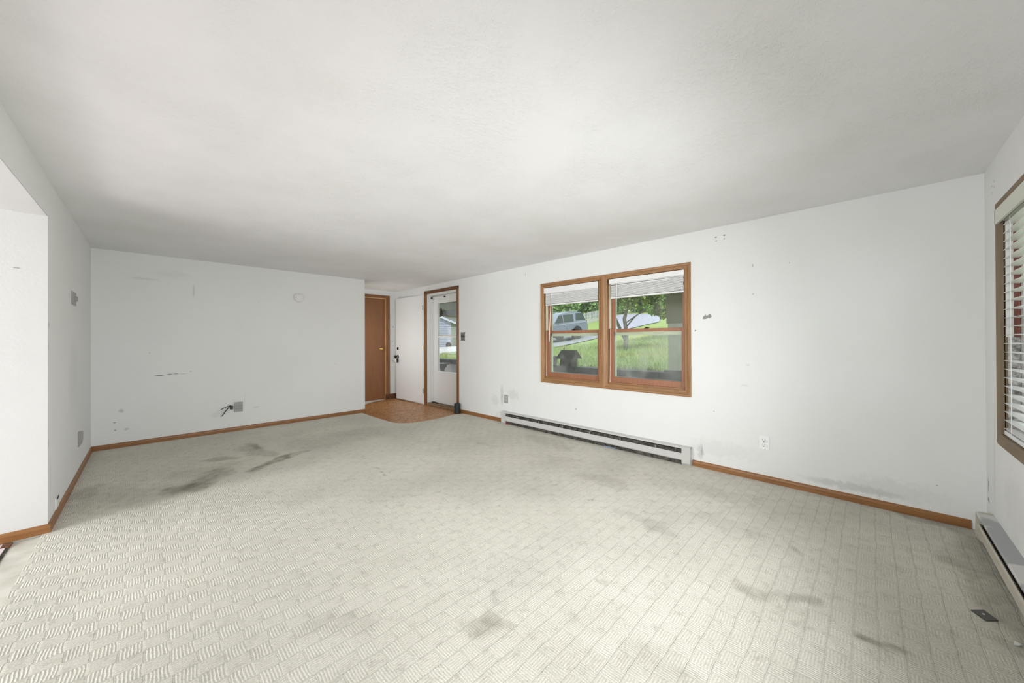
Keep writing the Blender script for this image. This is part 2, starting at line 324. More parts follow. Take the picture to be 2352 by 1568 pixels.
box('floor', m_sub, mapF, -5.8, XB+T, -1.3, YE+T+.05, -.12, FZ, kind='structure')
box('floor_pink_vinyl', m_pink, mapF, -5.6, -.588, -1.2, YO-.002, FZ, FZ+.008, kind='structure')
box('roof', m_old, mapF, -6, XB+.35, -1.6, YE+T, H+.14, H+.3, kind='structure')

# entry vinyl + white tapering wedge in front of the brown door
mv = MB(); mv.box(mapF, 2.40, XB, 4.55, YE+T, FZ, -.003); mv.build('entry_floor', m_vinyl, kind='structure')
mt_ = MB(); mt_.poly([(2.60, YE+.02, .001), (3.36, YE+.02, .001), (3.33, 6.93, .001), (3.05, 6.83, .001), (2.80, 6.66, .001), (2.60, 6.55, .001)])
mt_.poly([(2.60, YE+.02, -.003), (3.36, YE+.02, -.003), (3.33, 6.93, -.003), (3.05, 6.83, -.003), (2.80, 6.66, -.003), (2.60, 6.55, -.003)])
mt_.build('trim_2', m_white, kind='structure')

# ------------------------------------------------------------------ carpet
EX = [XC-.02, 2.462, 2.468, 2.475, 2.49, 2.51, 2.545, 2.586, 2.66, 2.753, 2.9, 3.044, 3.25, 3.417, 3.61]
EY = [YA, YA, 5.35, 5.02, 4.90, 4.845, 4.785, 4.747, 4.70, 4.674, 4.66, 4.666, 4.70, 4.739, 4.70]
def carpet():
    xs = np.concatenate([np.arange(XC-.02, 2.46, .018), np.array([2.462, 2.468, 2.475, 2.49, 2.51, 2.53, 2.56]), np.arange(2.586, XB, .018), [XB-.001]])
    ys = np.concatenate([np.arange(YD+.001, 4.2, .018), np.linspace(4.2, 1+4.2, 98)])
    nx, ny = len(xs), len(ys); lim = np.interp(xs, EX, EY)
    G = np.zeros((nx, ny, 3)); G[:, :, 0] = xs[:, None]
    for i in range(nx):
        y = ys.copy(); k = y > 4.2; y[k] = 4.2+(y[k]-4.2)*(lim[i]-4.2); G[i, :, 1] = y
    def vnoise(x, y, f, seed):
        r = np.random.default_rng(seed).random((64, 64)); u = x*f+100; v = y*f+100
        i = np.floor(u).astype(int); j = np.floor(v).astype(int); a = u-i; b = v-j; a = a*a*(3-2*a); b = b*b*(3-2*b)
        g = lambda p, q: r[p % 64, q % 64]
        return g(i, j)*(1-a)*(1-b)+g(i+1, j)*a*(1-b)+g(i, j+1)*(1-a)*b+g(i+1, j+1)*a*b
    X, Y = G[:, :, 0], G[:, :, 1]
    wx = sum(vnoise(X, Y, f, 3+f)*.5**k for k, f in enumerate((5, 11, 23)))-.87; wy = sum(vnoise(X, Y, f, 30+f)*.5**k for k, f in enumerate((5, 11, 23)))-.87
    fine = vnoise(X, Y, 31, 9)
    G[:, :, 2] = .002*(vnoise(X, Y, 3, 77)-.5)
    wear = np.ones((nx, ny, 3))
    for x0, y0, x1, y1, r, s_, tn in STAINS:
        k = min(1., r/.06); px, py = X+wx*.13*k, Y+wy*.13*k; dx, dy = x1-x0, y1-y0; L2 = dx*dx+dy*dy+1e-9
        tt = np.clip(((px-x0)*dx+(py-y0)*dy)/L2, 0, 1); d = np.hypot(px-x0-tt*dx, py-y0-tt*dy)/r
        a = np.clip((1.35-d)/.9, 0, 1); a = a*a*(3-2*a)*s_*.82*(.65+.7*fine)
        tint = np.array([.95, 1.0, 1.02]) if tn else np.array([.97, 1, 1.06])
        wear *= 1-a[:, :, None]*tint
    wear *= (1-.10*np.clip(vnoise(X, Y, 2.3, 5)-.45, 0, 1)[:, :, None]*2)
    f = [(i*ny+j, (i+1)*ny+j, (i+1)*ny+j+1, i*ny+j+1) for i in range(nx-1) for j in range(ny-1)]
    V = [tuple(p) for p in G.reshape(-1, 3)]
    rim = [i*ny for i in range(nx)]+[(nx-1)*ny+j for j in range(1, ny)]+[i*ny+ny-1 for i in range(nx-2, -1, -1)]+[j for j in range(ny-2, 0, -1)]
    base = len(V); V += [(V[i][0], V[i][1], FZ) for i in rim]; n = len(rim)
    f += [(rim[(k+1) % n], rim[k], base+k, base+(k+1) % n) for k in range(n)]
    me = bpy.data.meshes.new('carpet'); me.from_pydata(V, [], f); me.materials.append(m_carpet)
    ca = me.attributes.new('wear', 'FLOAT_COLOR', 'POINT'); c = np.ones((len(V), 4)); c[:base, :3] = wear.reshape(-1, 3); ca.data.foreach_set('color', c.ravel())
    o = bpy.data.objects.new('carpet', me); C.objects.link(o)
    for k, v in dict(label='stained beige carpet with ribbed diamond pattern covering the whole room', category='carpet').items(): o[k] = v
STAINS = [
(0.33,3.96,0.46,4.15,0.13,0.42,0),(0.14,3.97,0.31,3.80,0.09,0.35,0),(0.41,4.73,0.58,4.60,0.06,0.33,0),(0.73,4.90,0.88,4.43,0.1,0.28,0),(0.71,4.07,0.96,4.25,0.06,0.5,0),(0.96,4.28,1.18,4.33,0.05,0.28,0),(0.79,5.08,0.81,4.83,0.04,0.35,0),(-0.22,4.13,0.14,3.88,0.2,0.14,0),(1.25,4.61,2.04,4.65,0.3,0.14,0),(0.23,4.30,0.51,4.34,0.14,0.18,0),(0.96,1.14,1.03,1.07,0.045,0.26,0),(1.00,1.15,0.97,1.09,0.04,0.2,0),(1.14,1.25,1.10,1.20,0.02,0.22,0),(0.52,1.66,0.62,1.50,0.05,0.14,0),(2.27,1.20,2.30,1.00,0.06,0.16,1),(2.25,0.98,2.21,0.88,0.04,0.18,1),(2.03,0.46,2.05,0.35,0.055,0.25,0),(2.60,0.73,2.60,0.58,0.12,0.12,0),(2.57,0.32,2.53,0.28,0.02,0.35,0),(2.01,-0.00,2.02,-0.09,0.022,0.5,0),(2.06,0.26,2.12,0.20,0.03,0.3,0),(2.06,0.21,2.06,0.21,0.018,-0.25,0),(3.34,2.99,3.20,2.36,0.1,0.15,0),(2.69,1.79,2.72,1.48,0.1,0.14,0),(1.56,0.95,1.58,0.93,0.015,0.3,0),(1.25,1.25,1.25,1.24,0.008,0.4,0),(2.28,1.49,2.31,1.45,0.01,0.5,0),(3.57,-0.41,2.40,-0.41,0.1,0.3,0),(2.97,0.10,2.24,-0.27,0.55,0.10,0),(3.02,1.31,3.14,0.70,0.12,0.1,0),(2.87,2.28,2.95,2.02,0.08,0.1,0),(2.65,3.17,2.73,2.97,0.05,0.12,0),(3.60,-0.20,3.60,-0.41,0.08,0.35,0),(1.12,0.65,1.11,0.82,0.1,0.08,0),(1.28,0.59,1.29,0.53,0.1,0.14,0),(-0.42,4.23,-0.33,4.48,0.06,0.2,0),(1.30,2.58,1.31,2.54,0.01,0.3,0),(1.50,3.29,1.45,2.97,0.006,0.35,0)]
carpet()

# ------------------------------------------------------------------ baseboards
def baseboard(name, mat, mp, u0, u1, t_=.013, h=BB):
    prof = [(0, 0), (t_, 0), (t_, h*.62), (t_*.8, h*.86), (t_*.35, h), (0, h)]
    m = MB(); n = len(prof); A = [m.bm.verts.new(mp(u0, v, d)) for d, v in prof]; B = [m.bm.verts.new(mp(u1, v, d)) for d, v in prof]
    for i in range(n): m.bm.faces.new([A[i], A[(i+1) % n], B[(i+1) % n], B[i]])
    m.bm.faces.new(A); m.bm.faces.new(B[::-1]); return m.build(name, mat, None, kind='structure')
baseboard('baseboard_back', m_wood_bx, mapA, XC, .897); baseboard('baseboard_back', m_wood_bx, mapA, .903, XA+.0)
baseboard('baseboard_left', m_wood_by, mapC, YO-.0125, YA)
baseboard('baseboard_right', m_wood_by, mapB, YD+.06, 1.19); baseboard('baseboard_right', m_wood_by, mapB, 3.757, 4.80)
baseboard('baseboard_side_room', m_wood_bx, mapO, -5.4, XC+.0125, .0132)
rb = MB(); rb.box(mapE, 3.37, 3.60, -.01, .10, 0, .022)
for k in range(14): 
    u = random.uniform(3.37, 3.58); v = random.uniform(.0, .095); rb.box(mapE, u, u+random.uniform(.01, .03), v, v+random.uniform(.006, .02), .02, .02+random.uniform(.004, .016))
rb.build('baseboard_entry', m_rubble, kind='structure')

# side room floor bits: underlay board, dark gap, tack strip
box('floor_gap_strip', m_dark, mapF, -.588, -.573, -1.2, YO-.02, FZ, FZ+.003, kind='structure')
box('trim_3', m_rubble, mapF, -.606, -.572, YO-.08, YO-.018, FZ, FZ+.012, kind='structure')

# ------------------------------------------------------------------ window 1 (double, right wall)
casing = [(0, -.004), (0, .006), (.006, .012), (.014, .013), (.018, .007), (.024, .008), (.036, .018), (.047, .020), (.050, .013), (.056, .012), (.056, -.004)]
W1 = thing('window_1', (XB, 2.12, .65), kind='structure')
for (a, b, name) in ((1.258, 2.08, 'near'), (2.19, 2.995, 'far')):
    R_ = (a, b, .695, 1.86)
    for sd_, mt in (('left', m_wood_z), ('right', m_wood_z), ('top', m_wood_y), ('bottom', m_wood_y)):
        c = [(o*(1.18 if sd_ == 'left' and a < 2 else 1), d) for o, d in casing] if False else casing
        board('casing_board', mt, mapB, sd_, R_, c, W1)
    # jamb lining
    j = MB(); j.box(mapB, a-.02, a, .695, 1.86, -.135, -.002); j.box(mapB, b, b+.02, .695, 1.86, -.135, -.002)
    j.box(mapB, a, b, 1.86, 1.875, -.135, -.002); j.box(mapB, a, b, .68, .700, -.135, -.002)
    j.box(mapB, a, b, .70, .712, -.14, -.028); j.build('jamb', m_wood_z, W1)
    # lower sash (nearer the room), upper sash behind
    def sash(d0, d1, z0, z1, g, st, parent, rail_t, rail_b, pane_m):
        s_ = MB(); s_.box(mapB, a+.0005, a+.006+st, z0, z1, -d1, -d0); s_.box(mapB, b-.006-st, b-.0005, z0, z1, -d1, -d0)
        s_.box(mapB, a+.006+st, b-.006-st, z0, z0+rail_b, -d1, -d0); s_.box(mapB, a+.006+st, b-.006-st, z1-rail_t, z1, -d1, -d0)
        o = s_.build('sash', m_sashz, parent, bevel=.0025)
        p = MB(); p.box(mapB, a+.004+st, b-.004-st, z0+rail_b-.002, z1-rail_t+.002, -(d0+d1)/2-.002, -(d0+d1)/2+.002); p.build('pane', pane_m, o)
        return o
    lo = sash(.040, .068, .712, 1.303, 0, .040, W1, .034, .060, m_glass2)
    up_ = sash(.072, .098, 1.272, 1.856, 0, .040, W1, .05, .03, m_glass)
    # sash lock on the meeting rail
    lk = MB(); c_ = (a+b)/2-.01; lk.box(mapB, c_-.022, c_+.022, 1.303, 1.309, -.062, -.046); lk.box(mapB, c_-.03, c_+.012, 1.309, 1.315, -.058, -.050, bev=.001)
    lk.build('sash_lock', m_bronze, lo)
    ln = MB(); ln.box(mapB, b-.010, b+.001, 1.31, 1.86, -.066, -.034); ln.build('jamb_liner', m_cream, W1)
    # outside storm frame, cream
    sf = MB(); sf.box(mapB, a, a+.035, .70, 1.86, -.135, -.105); sf.box(mapB, b-.035, b, .70, 1.86, -.135, -.105)
    sf.box(mapB, a, b, .70, .745, -.135, -.105); sf.box(mapB, a, b, 1.235, 1.268, -.13, -.105); sf.box(mapB, a, b, 1.82, 1.86, -.135, -.105); sf.build('storm_frame', m_cream, W1)
fl = MB(); fl.box(mapB, 2.10, 2.17, .695, 1.86, -.135, -.002); fl.build('mullion', m_wood_z, W1)

# raised blinds on window 1
def raised_blind(a, b, top, vh, bottom, tilt, label, wand_y, cord_y, x0=.030):
    t_ = thing('venetian_blind', (XB-.02, (a+b)/2, bottom), label, 'blind', 'raised blinds on the double window')
    box('valance', m_vinylw, mapB, a, b, top-vh, top, .006, .016, parent=t_, bev=.0015)
    box('headrail', m_vinylw, mapB, a+.005, b-.012, top-.045, top-.004, -.036, .004, parent=t_)
    n = 15; z0, z1 = bottom+.022, top-vh+.004
    me = None
    for k in range(n):
        f = k/(n-1); z = z0+(z1-z0)*f; off = random.uniform(-.005, .005); dz = tilt*(random.uniform(.2, 1) if k > n-4 else 0)
        m = MB(); y0, y1 = a+.006+off, b-.022+off
        m.prism([(XB-.0078, 0, .0035), (XB-.006, 0, .0062), (XB+.018, 0, .0075), (XB+.040, 0, .0062), (XB+.040, 0, -.0008), (XB+.018, 0, .0006), (XB-.006, 0, -.0008)], (off*.6, y0, z), (off*.6, y1, z-dz))
        m.build('slat', m_vinylw, t_)
    box('bottom_rail', m_vinylw, mapB, a+.004, b-.02, bottom, bottom+.016, -.042, .006, parent=t_, bev=.002)
    for q in (.16, .5, .84):
        y = a+(b-a)*q; m = MB()
        zz = [bottom-.003]+[z0+(z1-z0)*i/9 for i in range(10)]
        m.tube([(XB-.009-random.uniform(0, .003), y+random.uniform(-.012, .012), z) for z in zz], .0012, 5); m.build('ladder_cord', m_vinylw, t_)
        m = MB(); m.tube([(XB+.015, y, bottom-.004), (XB+.015, y, bottom+.002)], .006, 8); m.build('cord_plug', m_hole, t_)
    m = MB(); y0, y1 = wand_y; m.tube([(XB-.022, y0, top-vh-.002), (XB-.024, (y0+y1)/2, (top+1.166)/2), (XB-.022, y1, 1.166)], [.003, .0035, .0045], 8, True); m.build('wand', m_vinylw, t_)
    y0, y1, zb = cord_y; m = MB(); m.tube([(XB-.018, y0, top-vh), (XB-.018, y0, bottom), (XB-.018, y1, zb)], .0018, 6); m.tube([(XB-.018, y1, zb), (XB-.018, y1, zb+.03)], [.004, .002], 6); m.build('cord', m_vinylw, t_)
raised_blind(2.196, 2.992, 1.853, .070, 1.628, .004, 'white venetian blind drawn up in the far half of the double window', (2.86, 2.90), (2.94, 2.95, .73))
raised_blind(1.260, 2.057, 1.853, .050, 1.640, .012, 'white venetian blind drawn up in the near half of the double window', (1.955, 1.968), (2.03, 2.045, .72))

# ------------------------------------------------------------------ window 2 (front wall, right edge of view)
W2 = thing('window_2', (1.8, YD, .62), kind='structure')
casD = [(0, -.004), (0, .012), (.05, .018), (.060, .014), (.060, -.004)]
for sd_, mt in (('left', m_old), ('right', m_old), ('top', m_oldx), ('bottom', m_oldx)): board('casing_board', mt, mapD, sd_, (.4, 3.175, .675, 1.852), casD, W2)
j = MB(); j.box(mapD, 3.175, 3.2, .675, 1.852, -T, -.001); j.box(mapD, .38, .4, .675, 1.852, -T, -.001); j.box(mapD, .4, 3.175, 1.852, 1.875, -T, -.001); j.box(mapD, .4, 3.175, .65, .675, -T, -.001); j.build('jamb', m_old, W2)
box('jamb_liner', m_white, mapD, 3.168, 3.177, 1.19, 1.852, -.030, -.006, parent=W2)
box('jamb_strip', m_redjamb, mapD, 3.162, 3.177, 1.19, 1.852, -.050, -.031, parent=W2)
box('dirty_liner', m_dirtyw, mapD, 3.166, 3.177, .675, 1.19, -.050, -.012, parent=W2)
s2 = MB(); s2.box(mapD, 3.12, 3.172, .69, 1.83, -.085, -.052); s2.box(mapD,   .405, .45, .69, 1.83, -.085, -.052); s2.box(mapD, .45, 3.12, .69, .74, -.085, -.052); s2.box(mapD, .45, 3.12, 1.79, 1.83, -.085, -.052); s2.box(mapD, .45, 3.12, 1.24, 1.275, -.085, -.052)
so2 = s2.build('sash', m_white, W2); box('pane', m_glass, mapD, .445, 3.125, .735, 1.8, -.072, -.068, parent=so2)
# lowered blind
bl = thing('venetian_blind', (2.2, YD, .68), 'white venetian blind hanging fully lowered in the window at the right edge', 'blind')
box('valance', m_valance, mapD, .39, 3.20, 1.792, 1.868, .012, .024, parent=bl, bev=.002); box('valance_return', m_valance, mapD, 3.19, 3.203, 1.792, 1.868, -.002, .024, parent=bl)
box('headrail', m_valance, mapD, .42, 3.165, 1.80, 1.845, -.046, .004, parent=bl)
zs = [.712+k*.0445 for k in range(25)]; first = None
for z in zs:
    if first is None:
        m = MB(); m.prism([(0, 0, 0), (0, -.024, .0035), (0, -.049, 0), (0, -.049, -.0025), (0, -.024, .001), (0, 0, -.0025)], (.42, YD+.002, 0), (3.168, YD+.002, 0)); first = m.build('slat', m_vinylw, bl); first.location.z = z-0; slm = first
        first.location.z = z
    else:
        o = first.copy(); o.location.z = z; C.objects.link(o)
box('bottom_rail', m_vinylw, mapD, .42, 3.17, .678, .70, -.049, .002, parent=bl, bev=.003)
for x in (3.02, 2.35, 1.65, 1.0, .56):
    for y in (.004, -.051):
        m = MB(); m.tube([(x, YD+y, .70), (x, YD+y, 1.81)], .0016, 6); m.build('ladder_cord', m_vinylw, bl)
m = MB(); rr = .018
m.tube([(2.83+rr*math.cos(a), YD+.008, .662+rr*.5*math.sin(a)) for a in np.linspace(0, 2*math.pi, 17)], .0022, 6); m.build('cord_loop', m_vinylw, bl)

# ------------------------------------------------------------------ heaters
def heater(label, mp, u0, u1, h, dep, m_body, m_top, m_front, hangers=True, capw=.075):
    c = mp((u0+u1)/2, 0, 0); t_ = thing('baseboard_heater', c, label, 'heater')
    box('back_panel', m_front, mp, u0+.004, u1-.004, .0, h-.004, 0, .004, parent=t_)
    box('fin_core', m_dark, mp, u0+.01, u1-.01, .003, h-.030, .006, dep-.020, parent=t_)
    m = MB(); p = [(0, h), (dep*.96, h-.002), (dep, h-.006), (dep, h-.016), (dep-.003, h-.016), (dep-.004, h-.007), (0, h-.004)]
    n = len(p); A = [m.bm.verts.new(mp(u0, v, d)) for d, v in p]; B = [m.bm.verts.new(mp(u1, v, d)) for d, v in p]
    for i in range(n): m.bm.faces.new([A[i], A[(i+1) % n], B[(i+1) % n], B[i]])
    m.bm.faces.new(A); m.bm.faces.new(B[::-1]); m.build('top_cover', m_top, t_)
    m = MB(); p = [(dep-.012, h-.064), (dep-.006, h-.060), (dep, h-.068), (dep+.001, .052), (dep-.006, .042), (dep-.010, .046), (dep-.004, .056), (dep-.004, h-.068)]
    n = len(p); A = [m.bm.verts.new(mp(u0+.03, v, d)) for d, v in p]; B = [m.bm.verts.new(mp(u1-.03, v, d)) for d, v in p]
    for i in range(n): m.bm.faces.new([A[i], A[(i+1) % n], B[(i+1) % n], B[i]])
    m.bm.faces.new(A); m.bm.faces.new(B[::-1]); m.build('front_cover', m_front, t_)
    for a, b in ((u0, u0+capw), (u1-capw, u1)):
        m = MB(); p = [(0, 0), (dep-.014, 0), (dep+.003, .022), (dep+.003, h-.010), (dep*.9, h+.001), (0, h+.001)]; n = len(p)
        A = [m.bm.verts.new(mp(a, v, d)) for d, v in p]; B = [m.bm.verts.new(mp(b, v, d)) for d, v in p]
        for i in range(n): m.bm.faces.new([A[i], A[(i+1) % n], B[(i+1) % n], B[i]])
        m.bm.faces.new(A); m.bm.faces.new(B[::-1]); m.build('end_cap', m_body, t_)
    if hangers:
        n = int((u1-u0)/.19)
        for k in range(n):
            u = u0+capw+.06+k*(u1-u0-2*capw-.1)/(n-1); big = k % 2
            box('bracket', m_plate if big else m_yoke, mp, u, u+(.010 if big else .003), h-.060, h-(.040 if big else .018), dep-.026, dep-.019, parent=t_)
    return t_
heater('long grey white baseboard heater on the wall below the double window', mapB, 1.197, 3.752, .170, .062, m_heater, m_heater, m_heater)
heater('grey topped beige baseboard heater in the right corner under the lowered blind', mapD, .95, 3.44, .165, .062, m_heaterb, m_heatergrey, m_heaterb, False, .03)
box('red_plastic_piece', m_red, mapB, 3.62, 3.66, .001, .020, .040, .062, bev=.004, label='small red plastic piece under the far end of the long heater', category='scrap')
box('plastic_scrap', m_blue, mapB, 1.97, 2.10, .001, .014, .042, .060, bev=.003, label='blue grey plastic scrap under the front edge of the long heater', category='scrap')

# ------------------------------------------------------------------ plates, outlets, switches
def slots(mp, u, v, d, parent, s_=1, mat=None):
    m = MB(); m.box(mp, u-.0072*s_, u-.0048*s_, v-.001*s_, v+.0065*s_, d, d+.0006); m.box(mp, u+.0048*s_, u+.0072*s_, v-.0005*s_, v+.0060*s_, d, d+.0006)
    m.box(mp, u-.0025*s_, u+.0025*s_, v-.010*s_, v-.005*s_, d, d+.0006); m.build('slot', mat or m_hole, parent)
def duplex(label, mp, u, v, mat, w_=.072, h_=.114, s_=1.3, name='wall_outlet', cat='outlet'):
    t_ = thing(name, mp(u, v, 0), label, cat)
    box('cover_plate', mat, mp, u-w_/2, u+w_/2, v-h_/2, v+h_/2, 0, .007, parent=t_, bev=.0025)
    for s in (-1, 1):
        f = MB(); f.lathe(mp(u, v+s*.0195, .0068), Vector(mp(0, 0, 1))-Vector(mp(0, 0, 0)), [(.0165, 0), (.0165, .0018), (.015, .0022)], 20); f.build('receptacle', m_platew if mat is m_platew else m_heater, t_); slots(mp, u, v+s*.0195, .009, t_, s_)
    m = MB(); m.lathe(mp(u, v, .007), Vector(mp(0, 0, 1))-Vector(mp(0, 0, 0)), [(.0035, 0), (.0035, .001)], 10); m.build('screw', m_plate, t_)
    return t_
duplex('white duplex outlet low on the right wall near the corner', mapB, .632, .325, m_platew)
duplex('small grey duplex outlet above the far end of the long heater', mapB, 3.708, .345, m_plate)
# six way outlet on back wall
t_ = thing('wall_outlet', mapA(.832, .315, 0), 'grey six-socket outlet plate beside the black cables on the back wall', 'outlet')
box('cover_plate', m_plate, mapA, .786, .877, .252, .380, 0, .016, parent=t_, bev=.003)
for i in (-1, 0, 1):
    for j_ in (-1, 1): slots(mapA, .834+i*.026, .313+j_*.018, .016, t_, 1.15)
# cables
t_ = thing('cable_bundle', mapA(.76, .32, 0), 'cut black cables sticking out of the back wall left of the grey outlet plate', 'cable')
m = MB(); m.box(mapA, .742, .772, .292, .340, 0, .03, bev=.004); m.build('connector', m_black, t_)
for p1, r_ in (((.645, .308), .0042), ((.655, .222), .0042), ((.676, .262), .0028)):
    m = MB(); m.tube([mapA(.765, .335, .012), mapA(.742, .347, .04), mapA((.742+p1[0])/2, (.347+p1[1])/2+.006, .055), mapA(p1[0], p1[1], .05)], r_, 8); c_ = m.build('cable', m_black, t_)
    m = MB(); m.tube([mapA(p1[0]+.002, p1[1]+.001, .05), mapA(p1[0]-.008, p1[1]-.003, .05)], r_*1.3, 8); m.build('cable_end', m_steel, c_)
# smoke detector
t_ = thing('smoke_detector', mapA(1.545, 1.821, 0), 'round white smoke detector high on the back wall', 'detector')
m = MB(); m.lathe(mapA(1.545, 1.821, 0), (0, -1, 0), [(.076, 0), (.076, .012), (.070, .013)], 40); m.build('base', m_platew, t_, smooth=False)
m = MB(); m.lathe(mapA(1.545, 1.821, .012), (0, -1, 0), [(.070, 0), (.068, .014), (.060, .022), (.03, .025), (.001, .026)], 40); m.build('cover', m_white, t_, smooth=True)
m = MB(); m.box(mapA, 1.525, 1.545, 1.860, 1.864, .030, .036); m.build('vent', m_plate, t_); m = MB(); m.lathe(mapA(1.505, 1.822, .03), (0, -1, 0), [(.008, 0), (.008, .006)], 12); m.build('test_button', m_plate, t_)
# left wall plates
t_ = thing('dimmer_switch', mapC(4.68, 1.53, 0), 'grey dimmer switch with round knob high on the left wall', 'switch')
box('cover_plate', m_plate, mapC, 4.56, 4.80, 1.487, 1.595, 0, .006, parent=t_, bev=.002)
m = MB(); m.lathe(mapC(4.72, 1.541, .006), (1, 0, 0), [(.022, 0), (.021, .014), (.018, .016)], 20); m.build('knob', m_plate, t_)
t_ = thing('wall_outlet', mapC(5.09, .315, 0), 'grey painted-over outlet plate low on the left wall near the back corner', 'outlet')
m = MB(); m.prism([mapC(a, b, 0) for a, b in ((4.94, .255), (4.94, .375), (4.98, .388), (5.23, .352), (5.25, .33), (5.25, .28), (5.19, .245))], (0, 0, 0), (.006, 0, 0)); m.build('cover_plate', m_plate, t_)
t_ = thing('wall_outlet', mapC(3.93, .105, 0), 'broken white outlet cover just above the baseboard near the opening', 'outlet')
box('cover_plate', m_platew, mapC, 3.86, 3.965, .062, .135, 0, .007, parent=t_, bev=.002); box('dark_opening', m_hole, mapC, 3.87, 3.955, .118, .136, .0065, .0075, parent=t_)
# uncovered switch beside the entry door
t_ = thing('light_switch', mapB(4.717, 1.25, 0), 'bare corroded double switch without cover right of the entry door casing', 'switch')
m = MB(); m.prism([mapB(a, b, 0) for a, b in ((4.655, 1.185), (4.668, 1.20), (4.668, 1.235), (4.66, 1.25), (4.668, 1.265), (4.668, 1.30), (4.655, 1.318), (4.778, 1.318), (4.768, 1.30), (4.768, 1.20), (4.778, 1.185))], (0, 0, 0), (-.006, 0, 0)); m.build('yoke', m_yoke, t_)
for u in (4.695, 4.742): box('toggle', m_dkmetal, mapB, u-.006, u+.006, 1.238, 1.266, .006, .014, parent=t_)
# paint chip
t_ = MB(); pts = [(1.098, 1.372), (1.098, 1.392), (1.08, 1.408), (1.078, 1.418), (1.073, 1.408), (1.066, 1.402), (1.052, 1.408), (1.043, 1.420), (1.028, 1.402), (1.022, 1.396), (1.04, 1.376), (1.045, 1.380), (1.06, 1.378), (1.075, 1.372)]
t_.prism([mapB(a, b, 0) for a, b in pts], (.001, 0, 0), (-.0008, 0, 0)); t_.build('wall_patch', m_chip, None, label='jagged grey patch of bare plaster right of the double window', category='patch')
# curtain bracket screws are paint marks (material)

# ------------------------------------------------------------------ floor plate, can, paper bits
t_ = thing('floor_plate', (2.51, -.338, 0), 'flat dark metal plate lying on the carpet near the right corner heater', 'plate')
m = MB(); m.prism([(2.515, -.303, 0), (2.555, -.343, 0), (2.501, -.374, 0), (2.464, -.337, 0)], (0, 0, .001), (0, 0, .005)); m.build('plate', m_bolt, t_)
m = MB(); m.lathe((2.512, -.338, .005), (0, 0, 1), [(.005, 0), (.004, .002)], 12); m.build('screw', m_steel, t_)
m = MB(); m.prism([(2.345, -.385, 0), (2.372, -.392, 0), (2.362, -.408, 0), (2.352, -.40, 0)], (0, 0, .002), (0, 0, .007)); m.build('paper_scrap', m_white, None, label='tiny white scrap on the carpet in front of the corner heater', category='scrap')
t_ = thing('black_can', (3.545, 4.795, -.003), 'small black cylindrical can standing against the foot of the door casing', 'can')
m = MB(); m.lathe((3.545, 4.795, -.003), (0, 0, 1), [(.048, 0), (.050, .006), (.050, .085), (.048, .089), (.050, .093), (.050, .155), (.044, .160)], 28); m.build('body', m_candle, t_)
m = MB(); m.lathe((3.545, 4.795, .157), (0, 0, 1), [(.040, 0), (.040, .004), (.012, .006), (.012, .016)], 20); m.build('lid', m_black, t_)

# ------------------------------------------------------------------ door 1: brown door at the entry back wall (ajar)
D1 = thing('door_1', (2.98, YE, 0), kind='structure')
box('casing_board', m_dcas, mapE, 3.385, 3.462, .09, 2.098, 0, .014, parent=D1, bev=.002); box('casing_board', m_dcas, mapE, 2.54, 3.462, 2.045, 2.10, 0, .016, parent=D1, bev=.002)
j = MB(); j.box(mapE, 3.385, 3.40, .0, 2.045, -T, 0); j.box(mapE, 2.565, 2.58, 0, 2.045, -T, 0); j.box(mapE, 2.565, 3.40, 2.030, 2.046, -T, 0); j.build('jamb', wood_mat('jamb wood lightened as daylight glow', (216, 176, 128), 2), D1)  # jamb colour lightened to imitate daylight glowing in the door gap
a_ = math.radians(3.4); rot = lambda u, v, d: (2.582+u*math.cos(a_)+d*math.sin(a_), YE+.004+u*math.sin(a_)-d*math.cos(a_), v)
sl_ = box('slab', m_bdoor, rot, 0, .800, .002, 2.028, -.038, 0, parent=D1, bev=.002)
m = MB(); m.lathe(rot(.722, 1.022, 0), (0, -1, 0), [(.030, 0), (.030, .004), (.012, .008), (.012, .026), (.026, .034), (.030, .046), (.026, .058), (.012, .064)], 24); m.build('door_knob', m_brass, sl_, smooth=True)

# ------------------------------------------------------------------ door 2: white entry door, folded back against the right wall
D2 = thing('door_2', (XB-.003, 5.93, 0), kind='structure')
hx, hy = 3.592, 5.925; ex_, ey_ = 3.537, 6.845; L = math.hypot(ex_-hx, ey_-hy); ux, uy = (ex_-hx)/L, (ey_-hy)/L; nx_, ny_ = -uy, ux
md = lambda u, v, d: (hx+ux*u+nx_*d, hy+uy*u+ny_*d, v)
sl2 = box('slab', m_white2, md, 0, L, .018, 2.033, -.040, 0, parent=D2, bev=.003)
nrm = (nx_, ny_, 0)
m = MB(); m.lathe(md(L-.068, 1.03, 0), nrm, [(.030, 0), (.030, .006), (.022, .014), (.012, .016)], 20); m.build('deadbolt', m_bronze, sl2, smooth=False)
m = MB(); m.lathe(md(L-.068, .865, 0), nrm, [(.036, 0), (.036, .005), (.014, .010), (.014, .028), (.026, .036), (.032, .050), (.028, .064), (.012, .070)], 24); m.build('door_knob', m_bronze, sl2, smooth=True)
for z in (.25, 1.05, 1.80): 
    m = MB(); m.tube([(3.590, 5.912, z-.045), (3.590, 5.912, z+.045)], .006, 8); m.build('hinge', m_brass if z == 1.05 else m_dkmetal, D2)
